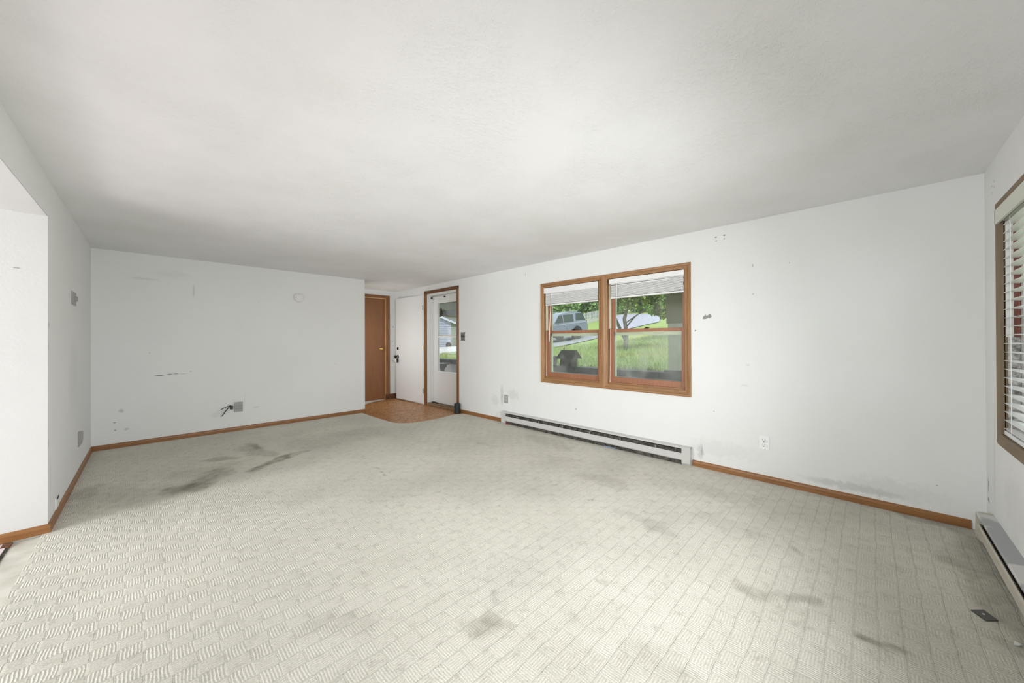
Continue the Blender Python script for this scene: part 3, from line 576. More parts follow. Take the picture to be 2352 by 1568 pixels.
# lockbox hanging from the knob
t_ = thing('key_lockbox', md(L-.068, .75, .05), 'small black and white key lockbox hanging from the white entry door knob', 'lockbox')
box('body', m_black, md, L-.105, L-.040, .752, .832, .022, .050, parent=t_, bev=.004); box('front', m_platew, md, L-.098, L-.047, .757, .826, .0505, .058, parent=t_, bev=.003)
m = MB(); cx_ = L-.072; m.tube([md(cx_-.02, .83, .036), md(cx_-.022, .865, .03), md(cx_-.012, .893, .026), md(cx_+.012, .893, .026), md(cx_+.022, .865, .03), md(cx_+.02, .83, .036)], .0035, 8); m.build('shackle', m_steel, t_)

# ------------------------------------------------------------------ door 3: storm door and its frame
D3 = thing('door_3', (XB+.1, 5.34, 0), kind='structure')
box('casing_board', m_dcas, mapB, 5.807, 5.877, 0, 2.10, -.002, .014, parent=D3, bev=.002); box('casing_board', m_dcas, mapB, 4.829, 4.877, 0.02, 2.09, -.002, .014, parent=D3, bev=.002)
box('casing_board', m_dcasy, mapB, 4.829, 5.877, 2.040, 2.095, -.002, .015, parent=D3, bev=.002)
j = MB(); j.box(mapB, 5.775, 5.807, 0, 2.04, -.125, -.004); j.box(mapB, 4.877, 4.90, 0, 2.04, -.125, -.004); j.box(mapB, 4.90, 5.775, 2.005, 2.04, -.125, -.004)
j.box(mapB, 5.755, 5.775, 0, 2.02, -.125, -.055); j.box(mapB, 4.90, 4.915, 0, 2.02, -.125, -.055); j.build('jamb', m_white, D3)
box('sill', m_old, mapB, 4.877, 5.807, -.01, .048, -.14, .004, parent=D3); box('sill_edge', m_wood_y, mapB, 4.877, 5.807, .02, .034, .004, .012, parent=D3)
g = (5.0, 5.585, .630, 1.860)
s_ = wall('storm_slab', m_white, lambda u, v, d: (XB+.125-.03+.0-d, u, v), 4.905, 5.762, .058, 2.0, .028, [g]); s_.name = 'storm_panel'; del s_['kind']
s_.parent = D3; s_.matrix_parent_inverse = D3.matrix_basis.inverted()
fr = MB()
for a, b, c, d in ((g[0]-.012, g[0], g[2]-.012, g[3]+.012), (g[1], g[1]+.014, g[2]-.012, g[3]+.012), (g[0], g[1], g[2]-.014, g[2]), (g[0], g[1], g[3], g[3]+.014)): fr.box(mapB, a, b, c, d, -.100, -.086)
fr.build('glass_frame', m_platew, D3)
mr = box('mid_rail', m_platew, mapB, g[0], g[1], 1.236, 1.262, -.106, -.090, parent=D3); box('mid_rail', m_steel, mapB, g[0], g[1], 1.270, 1.292, -.112, -.096, parent=D3)
box('pane', m_glass, mapB, g[0], g[1], g[2], 1.25, -.110, -.107, parent=D3); box('pane', m_glass, mapB, g[0], g[1], 1.27, g[3], -.116, -.113, parent=D3)
m = MB(); m.tube([mapB(5.70, 1.968, -.07), mapB(5.44, 1.965, -.075)], .013, 12); m.tube([mapB(5.44, 1.965, -.075), mapB(5.36, 1.964, -.076)], .005, 8); cl_ = m.build('door_closer', m_platew, D3)
box('closer_bracket', m_dkmetal, mapB, 5.70, 5.76, 1.95, 1.985, -.09, -.055, parent=cl_); box('closer_bracket', m_dkmetal, mapB, 5.345, 5.365, 1.955, 1.975, -.095, -.068, parent=cl_)
m = MB()
for k in range(40):
    u = random.gauss(5.66, .05); m.box(mapB, u, u+random.uniform(.004, .02), .048, .048+random.uniform(.004, .02), -.07-random.uniform(0, .02), -.04-random.uniform(0, .02))
m.build('dirt_heap', m_debris, None, kind='stuff', label='dark dirt and leaf bits at the foot of the storm door', category='dirt')

# ------------------------------------------------------------------ outside
EK = .42     # daylight albedos, lower than their look in the bright outdoor exposure
m_ewhite = newmat('outdoor white paint', (236, 236, 238), .6); m_egrey = newmat('outdoor grey', (176, 176, 174), .6)
def grass_mat(name, c1, c2, c3, sc_=1.):
    m = newmat(name, c1, .9, spec=.15); t = NT(m)
    n = t.noise(1.1*sc_, 4, .6); n2 = t.noise(26*sc_, 3, .7, (1, 1, .4)); n3 = t.noise(.35*sc_, 2)
    c = t.mix(t.range(n, .35, .65), sl(c1), sl(c2)); c = t.mix(t.range(n2, .42, .62, 0, .7), c, sl(c3)); c = t.mix(t.range(t.noise(60*sc_, 2, .7, (1, 1, .3)), .5, .62, 0, .35), c, sl((96, 120, 60))); c = t.mix(t.range(n3, .45, .65, 0, .7), c, sl((206, 200, 120)))
    t.color(c); t.bump(n2, .6, .05); return m
m_grass = grass_mat('lawn', (150, 188, 96), (172, 202, 112), (206, 222, 146))
m_drive = newmat('asphalt drive', (168, 170, 180), .8); m_street = newmat('pale street', (184, 186, 204), .8); m_conc = newmat('pale concrete', (206, 207, 206), .8)
PT = [(6.0, 3.12, .55), (6.77, 3.12, .63), (10.65, 4.89, .93), (19.36, 8.9, 1.56), (7.07, 4.95, .55), (13.31, 9.31, .82), (21.8, 15.0, 1.22), (13.5, 10.53, .86), (16.63, 11.64, .97), (21, 12.92, 1.27), (22.75, 13.99, 1.53),
      (28.1, 14.29, 2.05), (33.84, 14.19, 2.81), (42.15, 21.4, 4.39), (44.3, 19.2, 4.38), (28.86, 19.2, 2.7), (31.5, 19.3, 3.2), (19.2, 28.9, .59), (20.05, 28.05, .58), (10.18, 15.28, .54), (10.8, 14.7, .60), (6.9, 10.1, .60),
      (5.6, 7, .5), (5.6, 12, .45), (5.5, -4, .4), (14, -4, 1.2), (30, -4, 3.), (48, 0, 5.5), (48, 40, 5), (30, 40, 2.2), (8, 40, .4), (8, 26, .4), (14, 22, .5), (20, 21, .9), (60, 20, 6.5), (24, 31, .8), (40, 10, 4.)]
P_ = np.array(PT); U = lambda r2: np.where(r2 < 1e-12, 0, r2*np.log(r2+1e-12)*.5)
n_ = len(P_); K_ = U(((P_[:, None, :2]-P_[None, :, :2])**2).sum(2))+np.eye(n_)*6.; Q_ = np.c_[np.ones(n_), P_[:, :2]]
sol = np.linalg.solve(np.block([[K_, Q_], [Q_.T, np.zeros((3, 3))]]), np.r_[P_[:, 2], 0, 0, 0])
def gz(x, y):
    x = np.asarray(x, float); y = np.asarray(y, float); r2 = (x[..., None]-P_[:, 0])**2+(y[..., None]-P_[:, 1])**2
    return (U(r2)*sol[:n_]).sum(-1)+sol[n_]+sol[n_+1]*x+sol[n_+2]*y
xs = np.linspace(5.42, 64, 130); ys = np.linspace(-14, 60, 150); GX, GY = np.meshgrid(xs, ys, indexing='ij'); GZ = gz(GX, GY)
GZ = np.clip(GZ, -.2, 9)
V = np.stack([GX, GY, GZ], -1).reshape(-1, 3).tolist(); ny = len(ys)
me = bpy.data.meshes.new('lawn'); me.from_pydata(V, [], [(i*ny+j, (i+1)*ny+j, (i+1)*ny+j+1, i*ny+j+1) for i in range(len(xs)-1) for j in range(ny-1)]); me.materials.append(m_grass)
for p in me.polygons: p.use_smooth = True
lawn = bpy.data.objects.new('lawn', me); C.objects.link(lawn); lawn['kind'] = 'structure'
box('ground', m_grass, mapF, -6, 5.42, 7.4, 40, -.5, -.25, kind='structure'); box('ground', m_grass, mapF, -6, 5.42, -14, -.7, -.5, -.25, kind='structure'); box('ground', m_grass, mapF, 3.75, 5.42, -.7, 7.4, -.5, -.25, kind='structure')
def strip(name, mat, A, B, lift=.04, N=60, Mm=8):
    def res(P, N):
        P = np.array(P, float); s = np.r_[0, np.cumsum(np.hypot(*np.diff(P, axis=0).T))]; q = np.linspace(0, s[-1], N); return np.c_[np.interp(q, s, P[:, 0]), np.interp(q, s, P[:, 1])]
    a, b = res(A, N), res(B, N); t = np.linspace(0, 1, Mm)[None, :, None]; G = a[:, None, :]*(1-t)+b[:, None, :]*t
    Z = gz(G[..., 0], G[..., 1])+lift; V = np.concatenate([G, Z[..., None]], -1).reshape(-1, 3).tolist()
    me = bpy.data.meshes.new(name); me.from_pydata(V, [], [(i*Mm+j, (i+1)*Mm+j, (i+1)*Mm+j+1, i*Mm+j+1) for i in range(N-1) for j in range(Mm-1)]); me.materials.append(mat)
    for p in me.polygons: p.use_smooth = True
    o = bpy.data.objects.new(name, me); C.objects.link(o); o['kind'] = 'structure'
strip('driveway', m_drive, [(9, 9.2), (13.5, 10.5), (16.6, 11.6), (21, 12.9), (23.4, 13.9)], [(9, 14.0), (14, 17.2), (18, 18.0), (22.6, 18.2), (24.2, 15.2)])
strip('street', m_street, [(27.5, 14.2), (33.8, 14.1), (38, 15.5), (45, 19.4)], [(27.0, 15.5), (33, 19.5), (37, 21.0), (43, 22.5)], .06)
strip('concrete_apron', m_conc, [(8.5, 13.4), (10.8, 14.4), (16, 19), (20.4, 27.4)], [(6.5, 15.0), (9, 17.0), (14, 24), (18.2, 28.6)], .05)

# taller grass blades on the near part of the lawn
gb = rng.random((26000, 2)); D_ = 6.6+gb[:, 0]**1.5*11; la = -3.2+gb[:, 1]*(D_*.62+3.2); bx_ = la*.7053+D_*.7089; by_ = D_*.7053-la*.7089; ok = bx_ > 5.55; bx_, by_ = bx_[ok], by_[ok]
bz_ = gz(bx_, by_); a = rng.random(len(bx_))*6.28; hgt = .05+.10*rng.random(len(bx_)); wd = .006+.008*rng.random(len(bx_)); lean = (rng.random((len(bx_), 2))-.5)*.10
V = np.stack([np.stack([bx_-wd*np.cos(a), by_-wd*np.sin(a), bz_-.01], 1), np.stack([bx_+wd*np.cos(a), by_+wd*np.sin(a), bz_-.01], 1), np.stack([bx_+lean[:, 0], by_+lean[:, 1], bz_+hgt], 1)], 1).reshape(-1, 3).tolist()
me = bpy.data.meshes.new('grass_blades'); me.from_pydata(V, [], [(3*i, 3*i+1, 3*i+2) for i in range(len(bx_))]); me.materials.append(grass_mat('blades', (190, 224, 134), (214, 238, 158), (244, 252, 208), 2))
gob = bpy.data.objects.new('grass_blades', me); C.objects.link(gob); gob['kind'] = 'stuff'; gob['label'] = 'tall pale green grass blades on the lawn just beyond the porch wall'; gob['category'] = 'grass'
# porch
m_pceil = newmat('olive porch ceiling', (196, 190, 160), .8); m_knee = newmat('pinkish porch wall', (196, 186, 190), .8); t = NT(m_knee); t.color(t.mix(t.range(t.noise(3, 3), .4, .7), sl((250, 240, 243)), sl((225, 214, 222))))
m_ledge = newmat('dark stone cap', (62, 60, 60), .7); t = NT(m_ledge); t.color(t.mix(t.range(t.noise(12, 4, .7), .35, .7), sl((44, 43, 43)), sl((96, 94, 92))))
m_bird = wood_mat('weathered dark wood', (78, 72, 62), 2, .8, .3); m_birdroof = wood_mat('weathered roof boards', (98, 92, 82), 0, .8, .3)
m_post = newmat('pale sage post', (186, 190, 172), .7); t = NT(m_post); wv = t.n.new('ShaderNodeTexWave'); wv.bands_direction = 'Y'; wv.inputs['Scale'].default_value = 18; t.l.new(t.co(), wv.inputs[0]); t.color(t.mix(t.range(wv.outputs['Fac'], .2, .9, 0, .35), tuple(x*2.2 for x in sl((206, 212, 192))), tuple(x*2.2 for x in sl((184, 190, 172))))); t.bump(wv.outputs['Fac'], .3, .004)
box('porch_floor', newmat('porch concrete', (255, 255, 252), .8), mapF, 3.739, 5.5, -1.5, 10.5, -.25, -.15, kind='structure')
box('porch_wall', m_knee, mapF, 5.28, 5.44, -1.5, 10.3, -.2, .61, kind='structure')
cp = thing('porch_wall_cap', (5.36, 4, .61), kind='structure')
for k in range(16): box('cap_stone', m_ledge, mapF, 5.24, 5.50, -1.5+k*.74, -1.5+k*.74+.734, .612, .712+random.uniform(-.003, .003), parent=cp, bev=.006)
box('porch_ceiling', m_pceil, mapF, 3.75, 5.75, -1.6, 10.6, 2.15, 2.19, kind='structure')
box('porch_beam', m_ewhite, mapF, 5.40, 5.56, -1.6, 10.6, 1.99, 2.15, kind='structure')
PO = thing('porch_post', (5.42, 1.98, .712), 'pale sage grooved porch post standing on the stone cap outside the near window half', 'post')
box('shaft', m_post, mapF, 5.34, 5.52, 1.86, 2.10, .74, 1.97, parent=PO, bev=.006); box('base', m_ledge, mapF, 5.31, 5.54, 1.82, 2.15, .714, .738, parent=PO); box('panel', newmat('olive post panel', (205, 205, 150), .8), mapF, 5.325, 5.53, 1.845, 2.115, 1.42, 1.86, parent=PO, bev=.004)
# hanging plant under porch ceiling seen through storm door
HP = thing('hanging_basket', (4.95, 7.45, 1.83), 'dried dark plant in a basket hanging under the porch ceiling', 'plant')
m = MB(); m.lathe((4.95, 7.45, 1.76), (0, 0, 1), [(.05, 0), (.10, .03), (.12, .10)], 18); m.build('basket', m_debris, HP)
m = MB(); m.tube([(4.95, 7.45, 1.86), (4.95, 7.45, 2.15)], .003, 6); m.build('hook_wire', m_dkmetal, HP)
m = MB()
for k in range(46):
    a = random.uniform(0, 6.28); r_ = random.uniform(.1, .26); h0 = random.uniform(.02, .12)
    m.tube([(4.95+.05*math.cos(a), 7.45+.05*math.sin(a), 1.85), (4.95+r_*.6*math.cos(a), 7.45+r_*.6*math.sin(a), 1.86+h0), (4.95+r_*math.cos(a), 7.45+r_*math.sin(a), 1.85-random.uniform(0, .08))], [.006, .005, .002], 4)
m.build('stems', m_debris, HP, kind='stuff')
# birdhouse
BH = thing('birdhouse', (5.36, 3.87, .712), 'dark wooden birdhouse with gable roof standing on the porch stone cap', 'birdhouse')
m = MB(); m.prism([(5.26, 0, .713), (5.46, 0, .713), (5.46, 0, .885), (5.36, 0, .985), (5.26, 0, .885)], (0, 3.76, 0), (0, 4.00, 0)); m.build('body', m_bird, BH)
for s in (-1, 1):
    m = MB(); m.prism([(5.36, 0, 1.002), (5.36+s*.145, 0, .866), (5.36+s*.145, 0, .852), (5.36, 0, .985)], (0, 3.70, 0), (0, 4.05, 0)); m.build('roof_board', m_birdroof, BH)
m = MB(); m.lathe((5.259, 3.9, .86), (-1, 0, 0), [(.022, 0), (.022, .001)], 18); m.build('entrance_hole', m_hole, BH)
m = MB(); m.tube([(5.36, 3.98, 1.0), (5.36, 3.985, 1.03), (5.355, 3.975, 1.055)], [.006, .010, .004], 8); m.build('finial', m_dkmetal, BH)
# pale lantern block left of the birdhouse
t_ = thing('stone_block', (5.36, 4.24, .712), 'small pale stone block on the cap left of the birdhouse', 'block'); box('body', m_knee, mapF, 5.31, 5.41, 4.17, 4.30, .713, .87, parent=t_, bev=.008); box('top', m_conc, mapF, 5.30, 5.42, 4.16, 4.31, .871, .888, parent=t_, bev=.004)
# pedestal stand on the porch
t_ = thing('pedestal_stand', (4.98, 7.33, -.15), 'grey pedestal stand on the porch in front of the low wall', 'stand')
m = MB(); m.lathe((4.98, 7.33, -.15), (0, 0, 1), [(.14, 0), (.14, .06), (.06, .14), (.045, .5), (.06, .66), (.11, .72), (.11, .76)], 20); m.build('column', m_egrey, t_); m = MB(); m.lathe((4.98, 7.33, .61), (0, 0, 1), [(.17, 0), (.19, .03), (.17, .035)], 24); m.build('top', m_egrey, t_)

# vegetation
EK = .8
def leaf_mat(name, a, b, c):
    m = newmat(name, a, .7, spec=.2); t = NT(m); n = t.noise(3.2, 3, .6); n2 = t.noise(30, 2)
    t.color(t.mix(t.range(n2, .4, .7, 0, .6), t.mix(t.range(n, .35, .65), sl(a), sl(b)), sl(c))); t.b.inputs['Subsurface Weight'].default_value = 0
    return m
m_leaf1 = leaf_mat('olive leaves', (112, 136, 66), (86, 112, 52), (168, 180, 90)); m_leaf2 = leaf_mat('bright leaves', (140, 182, 86), (112, 160, 70), (182, 206, 120)); m_leaf3 = leaf_mat('hedge leaves', (120, 158, 86), (84, 124, 64), (184, 204, 146))
EK = .6
m_bark = newmat('grey bark', (128, 124, 108), .9); t = NT(m_bark); n = t.noise(14, 4, .7, (3, 3, .6)); t.color(t.mix(t.range(n, .35, .65), sl((86, 82, 70)), sl((164, 160, 144)))); t.bump(n, .5, .01)
def crown(c, rad, n, size, blobs=14):
    c = np.array(c); rad = np.array(rad); bl_ = rng.normal(size=(blobs, 3)); bl_ /= np.linalg.norm(bl_, axis=1)[:, None]; bl_ *= rng.random((blobs, 1))**.4*.72
    k = rng.integers(0, blobs, n); p = rng.normal(size=(n, 3)); p /= np.linalg.norm(p, axis=1)[:, None]; p *= .38*rng.random((n, 1))**.35
    P = c+(bl_[k]+p)*rad; V = []; Fc = []
    d1 = rng.normal(size=(n, 3)); d1 /= np.linalg.norm(d1, axis=1)[:, None]; d2 = np.cross(d1, rng.normal(size=(n, 3))); d2 /= np.linalg.norm(d2, axis=1)[:, None]
    s = size*(.6+.8*rng.random((n, 1))); A = P-d1*s; B = P+d2*s*.5; D = P+d1*s; E_ = P-d2*s*.5
    V = np.stack([A, B, D, E_], 1).reshape(-1, 3).tolist(); return V, [(4*i, 4*i+1, 4*i+2, 4*i+3) for i in range(n)]
def foliage(parent, mat, *args, name='foliage'):
    V = []; F_ = []
    for a in args:
        v, f = crown(*a); o = len(V); V += v; F_ += [tuple(i+o for i in q) for q in f]
    me = bpy.data.meshes.new(name); me.from_pydata(V, [], F_); me.materials.append(mat); o = bpy.data.objects.new(name, me); C.objects.link(o)
    o['kind'] = 'stuff'
    if parent: o.parent = parent; o.matrix_parent_inverse = parent.matrix_basis.inverted()
    return o
def tree(name, base, stems, mat, crowns, label, group=None):
    t_ = thing(name, base, label, 'tree', group)
    for k, (pts, r_) in enumerate(stems):
        m = MB(); m.tube([Vector(base)+Vector(p) for p in pts], r_, 9); m.build('trunk' if k == 0 else 'branch', m_bark, t_, smooth=True)
    foliage(t_, mat, *crowns); return t_
bx, by = 10.25, 5.28; bz = float(gz(bx, by))-.03
tree('tree', (bx, by, bz), [([(0, 0, 0), (0, .02, .25), (.02, .0, .55), (-.02, .05, 1.0), (.1, -.1, 1.7)], [.085, .07, .06, .055, .03]), ([(0, 0, .3), (-.1, .13, .6), (-.2, .28, 1.1), (-.25, .4, 1.7)], [.05, .045, .04, .025]),
    ([(.0, .0, .75), (.15, -.2, 1.05), (.4, -.55, 1.4)], [.025, .02, .01]), ([(-.02, .04, .85), (.25, -.28, 1.15), (.5, -.75, 1.3)], [.02, .016, .008]), ([(-.1, .13, .7), (-.35, .25, 1.2), (-.5, .5, 1.6)], [.03, .025, .012])], m_leaf1,
    [((bx-.1, by+.1, bz+2.25), (1.15, 1.15, 1.05), 9000, .065, 20), ((bx+.25, by-.45, bz+1.75), (.75, .75, .5), 2600, .06, 9), ((bx+.55, by-.85, bz+1.25), (.35, .4, .28), 500, .055, 5)], 'olive leaved tree with forked trunk on the lawn outside the near window half')
bx2, by2 = 14.6, 5.2; bz2 = float(gz(bx2, by2))-.03
tree('tree', (bx2+2.4, by2-1.2, bz2), [([(0, 0, 0), (0, .05, 1.2), (-.1, .1, 2.6)], [.16, .13, .09])], m_leaf2, [((bx2+1.2, by2+.1, bz2+2.5), (2.2, 2.2, 1.3), 11000, .10, 24), ((bx2+.2, by2+.9, bz2+1.5), (.9, .9, .45), 1200, .09, 7)], 'bright green tree behind the forked tree near the porch post')
for i, (la, D_, h_, r_, mt, lb) in enumerate([(5.2, 41, 3.6, 2.9, m_leaf3, 'leafy hedge bush behind the roof of the silver car'), (10.2, 43.5, 4.2, 2.9, m_leaf3, 'tall bush behind the white picket fence'), (-.5, 41, 3.6, 2.9, m_leaf2, 'bright bush left of the hedge behind the silver car'), (13.8, 51, 5.4, 3.1, m_leaf3, 'dark bush on the slope right of the picket fence'), (19.2, 53, 6, 3.2, m_leaf3, 'rounded green bush above the far end of the pale street'),
        (25.2, 57, 6, 3.2, m_leaf2, 'bright bush behind the crown of the forked tree'), (26.5, 47, 5.6, 2.9, m_leaf3, 'green bush on the hillside right of the pale street'), (26, 40.5, 5, 2.8, m_leaf2, 'bright hillside bush behind the porch post')]):
    x = la*.7053+D_*.7089; y = D_*.7053-la*.7089
    z = float(gz(x, y)); t_ = thing('shrub', (x, y, z), lb, 'shrub', 'bushes along the far edge of the yard')
    foliage(t_, mt, ((x, y, z+h_*.5), (r_, r_, h_*.66), 7000, .24, 22)); m = MB(); m.tube([(x, y, z-.1), (x, y, z+h_*.6)], [.12, .05], 7); m.build('stem', m_bark, t_)
# lattice fence behind the car
FN = thing('picket_fence', (30, 19.2, 2.9), 'white picket fence on the slope behind the silver car', 'fence')
x0, y0, x1, y1 = 26.4, 19.4, 33.8, 18.6; first = None
for k in range(44):
    f = k/43; x = x0+(x1-x0)*f; y = y0+(y1-y0)*f; z = float(gz(x, y))
    if first is None:
        m = MB(); m.box(lambda u, v, d: (x+u, y+d, z+v), 0, .09, 0, 1.05, 0, .03); first = m.build('picket', m_ewhite, FN); fx, fy, fz = x, y, z
    else: o = first.copy(); o.location = (x-fx, y-fy, z-fz); o.location += first.location; C.objects.link(o)
for zz in (.3, .8): m = MB(); m.prism([(0, .03, 0), (0, .06, 0), (0, .06, .07), (0, .03, .07)], (x0, y0, float(gz(x0, y0))+zz), (x1, y1, float(gz(x1, y1))+zz)); m.build('rail', m_ewhite, FN)

EK = .45
# garage and house seen through the storm door
m_side = newmat('pale blue siding', (190, 196, 216), .7); m_trimw = newmat('white fascia', (226, 230, 240), .6); m_gdoor = newmat('lavender garage door', (160, 166, 190), .6)
m_roof = newmat('grey shingle', (112, 112, 118), .9)
GA = thing('garage', (18, 30, .58), 'pale blue sided garage with white fascia seen through the storm door glass', 'garage')
ang = math.radians(-50); ca_, sa_ = math.cos(ang), math.sin(ang); gx0, gy0, gz0 = 20.05, 28.05, .5
gm = lambda u, v, d: (gx0+(-u)*(-sa_)*-1*0+(-u*math.cos(math.radians(45)))+d*math.sin(math.radians(45)), gy0+u*math.sin(math.radians(45))+d*math.cos(math.radians(45)), gz0+v)
Wg, Hg, Pk = 6.2, 2.42, 3.75
m = MB(); m.prism([gm(0, 0, 0), gm(Wg, 0, 0), gm(Wg, Hg, 0), gm(Wg/2, Pk-.1, 0), gm(0, Hg, 0)], (0, 0, 0), (5*.707, 5*.707, 0)); m.build('wall', m_ewhite, GA)
for k in range(20):
    v0 = k*.17; v1 = v0+.165; u1 = Wg if v1 < Hg else Wg-(v1-Hg)*(Wg/2)/(Pk-.1-Hg); u0 = Wg-u1
    if u1-u0 > .1: m = MB(); m.prism([gm(u0, v0, -.035), gm(u0, v1, -.01), gm(u0, v1, 0), gm(u0, v0, 0)], (0, 0, 0), Vector(gm(u1, 0, 0))-Vector(gm(u0, 0, 0))); m.build('siding_board', m_side, GA)
gd = box('garage_door', m_gdoor, gm, 1.15, 5.0, 0, 2.0, -.07, -.04, parent=GA); 
for k in range(4): box('door_panel', m_gdoor, gm, 1.18, 4.97, .03+k*.5, .49+k*.5, -.085, -.07, parent=gd)
box('door_lintel', m_dkmetal, gm, 1.1, 5.05, 2.0, 2.08, -.10, -.03, parent=GA)
for s in (0, 1):
    a, b = ((-.5, Wg/2) if s == 0 else (Wg+.5, Wg/2)); m = MB(); e_ = Hg-.18; 
    m.prism([gm(a, e_-.02, -.25), gm(b, Pk, -.25), gm(b, Pk+.2, -.25), gm(a, e_+.18, -.25)], (0, 0, 0), (.15*.707, .15*.707, 0)); m.build('fascia', m_trimw, GA)
    m = MB(); m.prism([gm(a, e_+.14, -.2), gm(b, Pk+.16, -.2), gm(b, Pk+.24, -.2), gm(a, e_+.22, -.2)], (0, 0, 0), (5.6*.707, 5.6*.707, 0)); m.build('roof', m_roof, GA)
t_ = thing('outdoor_unit', (19.3, 27.2, .55), 'dark boxy outdoor unit standing in front of the garage corner', 'equipment')
box('body', m_dkmetal, mapF, 19.14, 19.50, 27.22, 27.58, .64, .94, parent=t_, bev=.02); box('base', m_egrey, mapF, 19.05, 19.6, 27.1, 27.7, .56, .64, parent=t_); box('lid', m_black, mapF, 19.2, 19.44, 27.28, 27.52, .94, 1.03, parent=t_, bev=.02)
HS = thing('house', (30, 44, 1), 'distant white house with grey roof above the garage eave', 'house')
box('wall', m_ewhite, mapF, 26, 36, 40, 47, .5, 4.6, parent=HS); m = MB(); m.prism([(25.5, 0, 4.5), (36.5, 0, 4.5), (31, 0, 6.6)], (0, 39.5, 0), (0, 47.5, 0)); m.build('roof', m_roof, HS); box('window', m_dkmetal, mapF, 27, 28.2, 39.96, 40.0, 2.4, 3.8, parent=HS); box('chimney', m_egrey, mapF, 28.2, 28.9, 41, 41.8, 5, 7.1, parent=HS)
x, y = 23.2, 27.4; z = float(gz(x, y)); t_ = thing('shrub', (x, y, z), 'green bush right of the garage corner seen through the storm door', 'shrub'); foliage(t_, m_leaf3, ((x, y, z+1.6), (1.6, 1.6, 1.7), 3600, .10, 14)); m = MB(); m.tube([(x, y, z), (x, y, z+1.6)], [.08, .04], 7); m.build('stem', m_bark, t_)

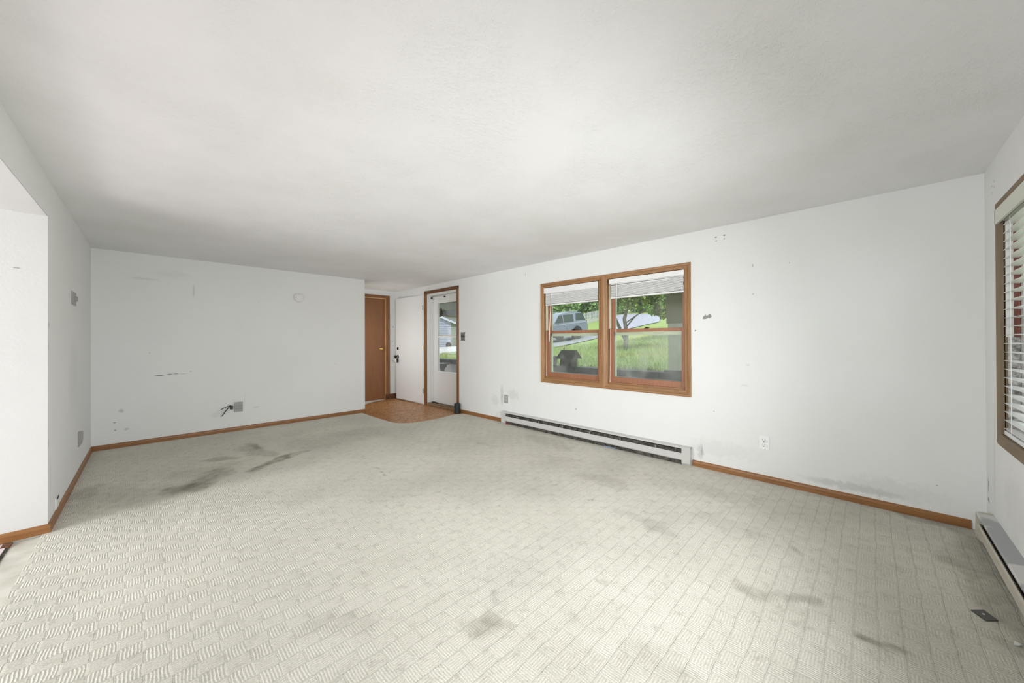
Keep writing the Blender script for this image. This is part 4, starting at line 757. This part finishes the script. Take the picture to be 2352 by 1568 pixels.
# ------------------------------------------------------------------ silver SUV
def suv():
    m_body = newmat('silver blue car paint', (150, 162, 180), .45, .15); m_win = newmat('dark car glass', (78, 92, 86), .5, spec=.1); m_tyre = newmat('tyre', (40, 40, 40), .85); m_rim = newmat('alloy', (200, 202, 205), .3, .6)
    m_tail = newmat('tail lamp red', (130, 34, 40), .3); m_trim = newmat('car trim chrome', (214, 220, 232), .3, .4)
    rwx, rwy = 21.6, 14.95; hd = math.atan2(.144, -.99)
    slope = math.radians(6.5); z0 = float(gz(rwx, rwy))-.02
    t_ = thing('car', (rwx-1.5, rwy, z0), 'silver blue sport utility vehicle parked on the driveway beyond the lawn', 'car')
    fx, fy = math.cos(hd), math.sin(hd); lx, ly = -fy, fx        # forward, left
    def W(a, b, c):     # a forward of rear axle, b to the left of centre, c up
        cz = c*math.cos(slope)-a*math.sin(slope); ca = a*math.cos(slope)+c*math.sin(slope)
        return (rwx+fx*ca+lx*(b-.85), rwy+fy*ca+ly*(b-.85), z0+cz+.10)
    # lower body: side loop extruded through cross sections
    side = [(-1.12, .42), (-1.16, .75), (-1.10, 1.12), (-1.0, 1.18), (.6, 1.16), (2.2, 1.13), (3.1, 1.10), (3.95, 1.0), (4.12, .85), (4.15, .45), (3.6, .28), (-.6, .28)]
    m = MB(); secs = [(-1.0, .92), (-.97, 1.), (.97, 1.), (1.0, .92)]
    rings = [[m.bm.verts.new(W(a if k not in (0, 3) else a*.985+.02, b, c if k not in (0, 3) else .7+(c-.7)*s)) for a, c in side] for k, (b, s) in enumerate(secs)]
    n = len(side)
    for r0, r1 in zip(rings, rings[1:]):
        for i in range(n): m.bm.faces.new([r0[i], r0[(i+1) % n], r1[(i+1) % n], r1[i]])
    m.bm.faces.new(rings[0]); m.bm.faces.new(rings[-1][::-1]); m.build('body', m_body, t_, bevel=.03)
    # greenhouse
    lo = [(-1.05, 1.16), (2.35, 1.14)]; hi = [(-.78, 1.86), (1.35, 1.88)]
    m = MB(); v = []
    for (a, c), b in ((lo[0], .97), (lo[1], .97), (hi[1], .74), ((.3, 1.93), .74), (hi[0], .74)): v.append([m.bm.verts.new(W(a, b, c)), m.bm.verts.new(W(a, -b, c))])
    n = len(v)
    for i in range(n): m.bm.faces.new([v[i][0], v[(i+1) % n][0], v[(i+1) % n][1], v[i][1]])
    m.bm.faces.new([p[0] for p in v]); m.bm.faces.new([p[1] for p in v][::-1]); m.build('roof', m_body, t_, bevel=.03)
    def pt(a, f):      # on the left greenhouse side, f 0..1 up
        b = .97-.23*f; return W(a, b+.012, 1.16+.72*f)
    def glass(name, a0, a1, a2, a3, f0=.10, f1=.84):
        m = MB(); q = [pt(a0, f0), pt(a1, f0), pt(a2, f1), pt(a3, f1)]; m.prism(q, (0, 0, 0), (-lx*.02, -ly*.02, 0)); m.build(name, m_win, t_)
    glass('side_window', -1.0, .02, -.20, -.84, .16, .88); glass('side_window', .26, 1.2, 1.1, .06); glass('side_window', 1.27, 2.1, 1.5, 1.2); 
    m = MB(); m.prism([W(-1.085, .8, 1.2), W(-1.085, -.8, 1.2), W(-.85, -.66, 1.8), W(-.85, .66, 1.8)], (0, 0, 0), (.02, 0, 0)); m.build('rear_window', m_win, t_)
    for a in (0, 3.07):
        for b in (.86, -.86):
            c = Vector(W(a, b, .29)); ax = Vector((lx, ly, 0))*(1 if b > 0 else -1)
            m = MB(); m.lathe(c-ax*.12, ax, [(.24, 0), (.40, .01), (.41, .12), (.40, .24), (.27, .25)], 28); wh = m.build('wheel', m_tyre, t_)
            m = MB(); m.lathe(c+ax*.11, ax, [(.27, 0), (.27, .02), (.12, .01), (.05, .04)], 10); m.build('rim', m_rim, wh)
        m = MB(); cc = [W(a+.50*math.cos(x), 1.003, .40+.50*math.sin(x)) for x in np.linspace(-.1, math.pi+.1, 15)]; m.prism(cc, (0, 0, 0), (-lx*.06, -ly*.06, 0)); m.build('wheel_arch', m_tyre, t_)
    for b in (.85, -.85): m = MB(); m.prism([W(-1.17, b-.1, .85), W(-1.17, b+.1, .85), W(-1.12, b+.1, 1.22), W(-1.12, b-.1, 1.22)], (0, 0, 0), (fx*.12, fy*.12, 0)); m.build('tail_lamp', m_tail, t_)
    m = MB(); m.prism([W(-1.0, 1.0, 1.10), W(2.6, 1.0, 1.08), W(2.6, 1.0, 1.13), W(-1.0, 1.0, 1.15)], (0, 0, 0), (lx*.015, ly*.015, 0)); m.build('belt_trim', m_trim, t_)
    for a in (.25, 1.15): m = MB(); m.prism([W(a-.1, 1.01, .98), W(a+.1, 1.01, .98), W(a+.1, 1.01, 1.01), W(a-.1, 1.01, 1.01)], (0, 0, 0), (lx*.03, ly*.03, 0)); m.build('door_handle', m_trim, t_)
    for b in (.66, -.66): m = MB(); m.tube([W(-.55, b, 1.93), W(-.4, b, 1.97), (W(1.0, b, 1.97)), W(1.15, b, 1.93)], .018, 6); m.build('roof_rail', m_trim, t_)
    for a0 in (.08, 1.02): m = MB(); m.prism([W(a0, 1.001, .35), W(a0+.012, 1.001, .35), W(a0+.012, 1.001, 1.08), W(a0, 1.001, 1.08)], (0, 0, 0), (lx*.004, ly*.004, 0)); m.build('door_seam', m_tyre, t_)
    m = MB(); m.prism([W(.5, 1.0, .30), W(2.6, 1.0, .30), W(2.6, 1.0, .42), W(.5, 1.0, .42)], (0, 0, 0), (lx*.06, ly*.06, 0)); m.build('running_board', m_tyre, t_)
suv()
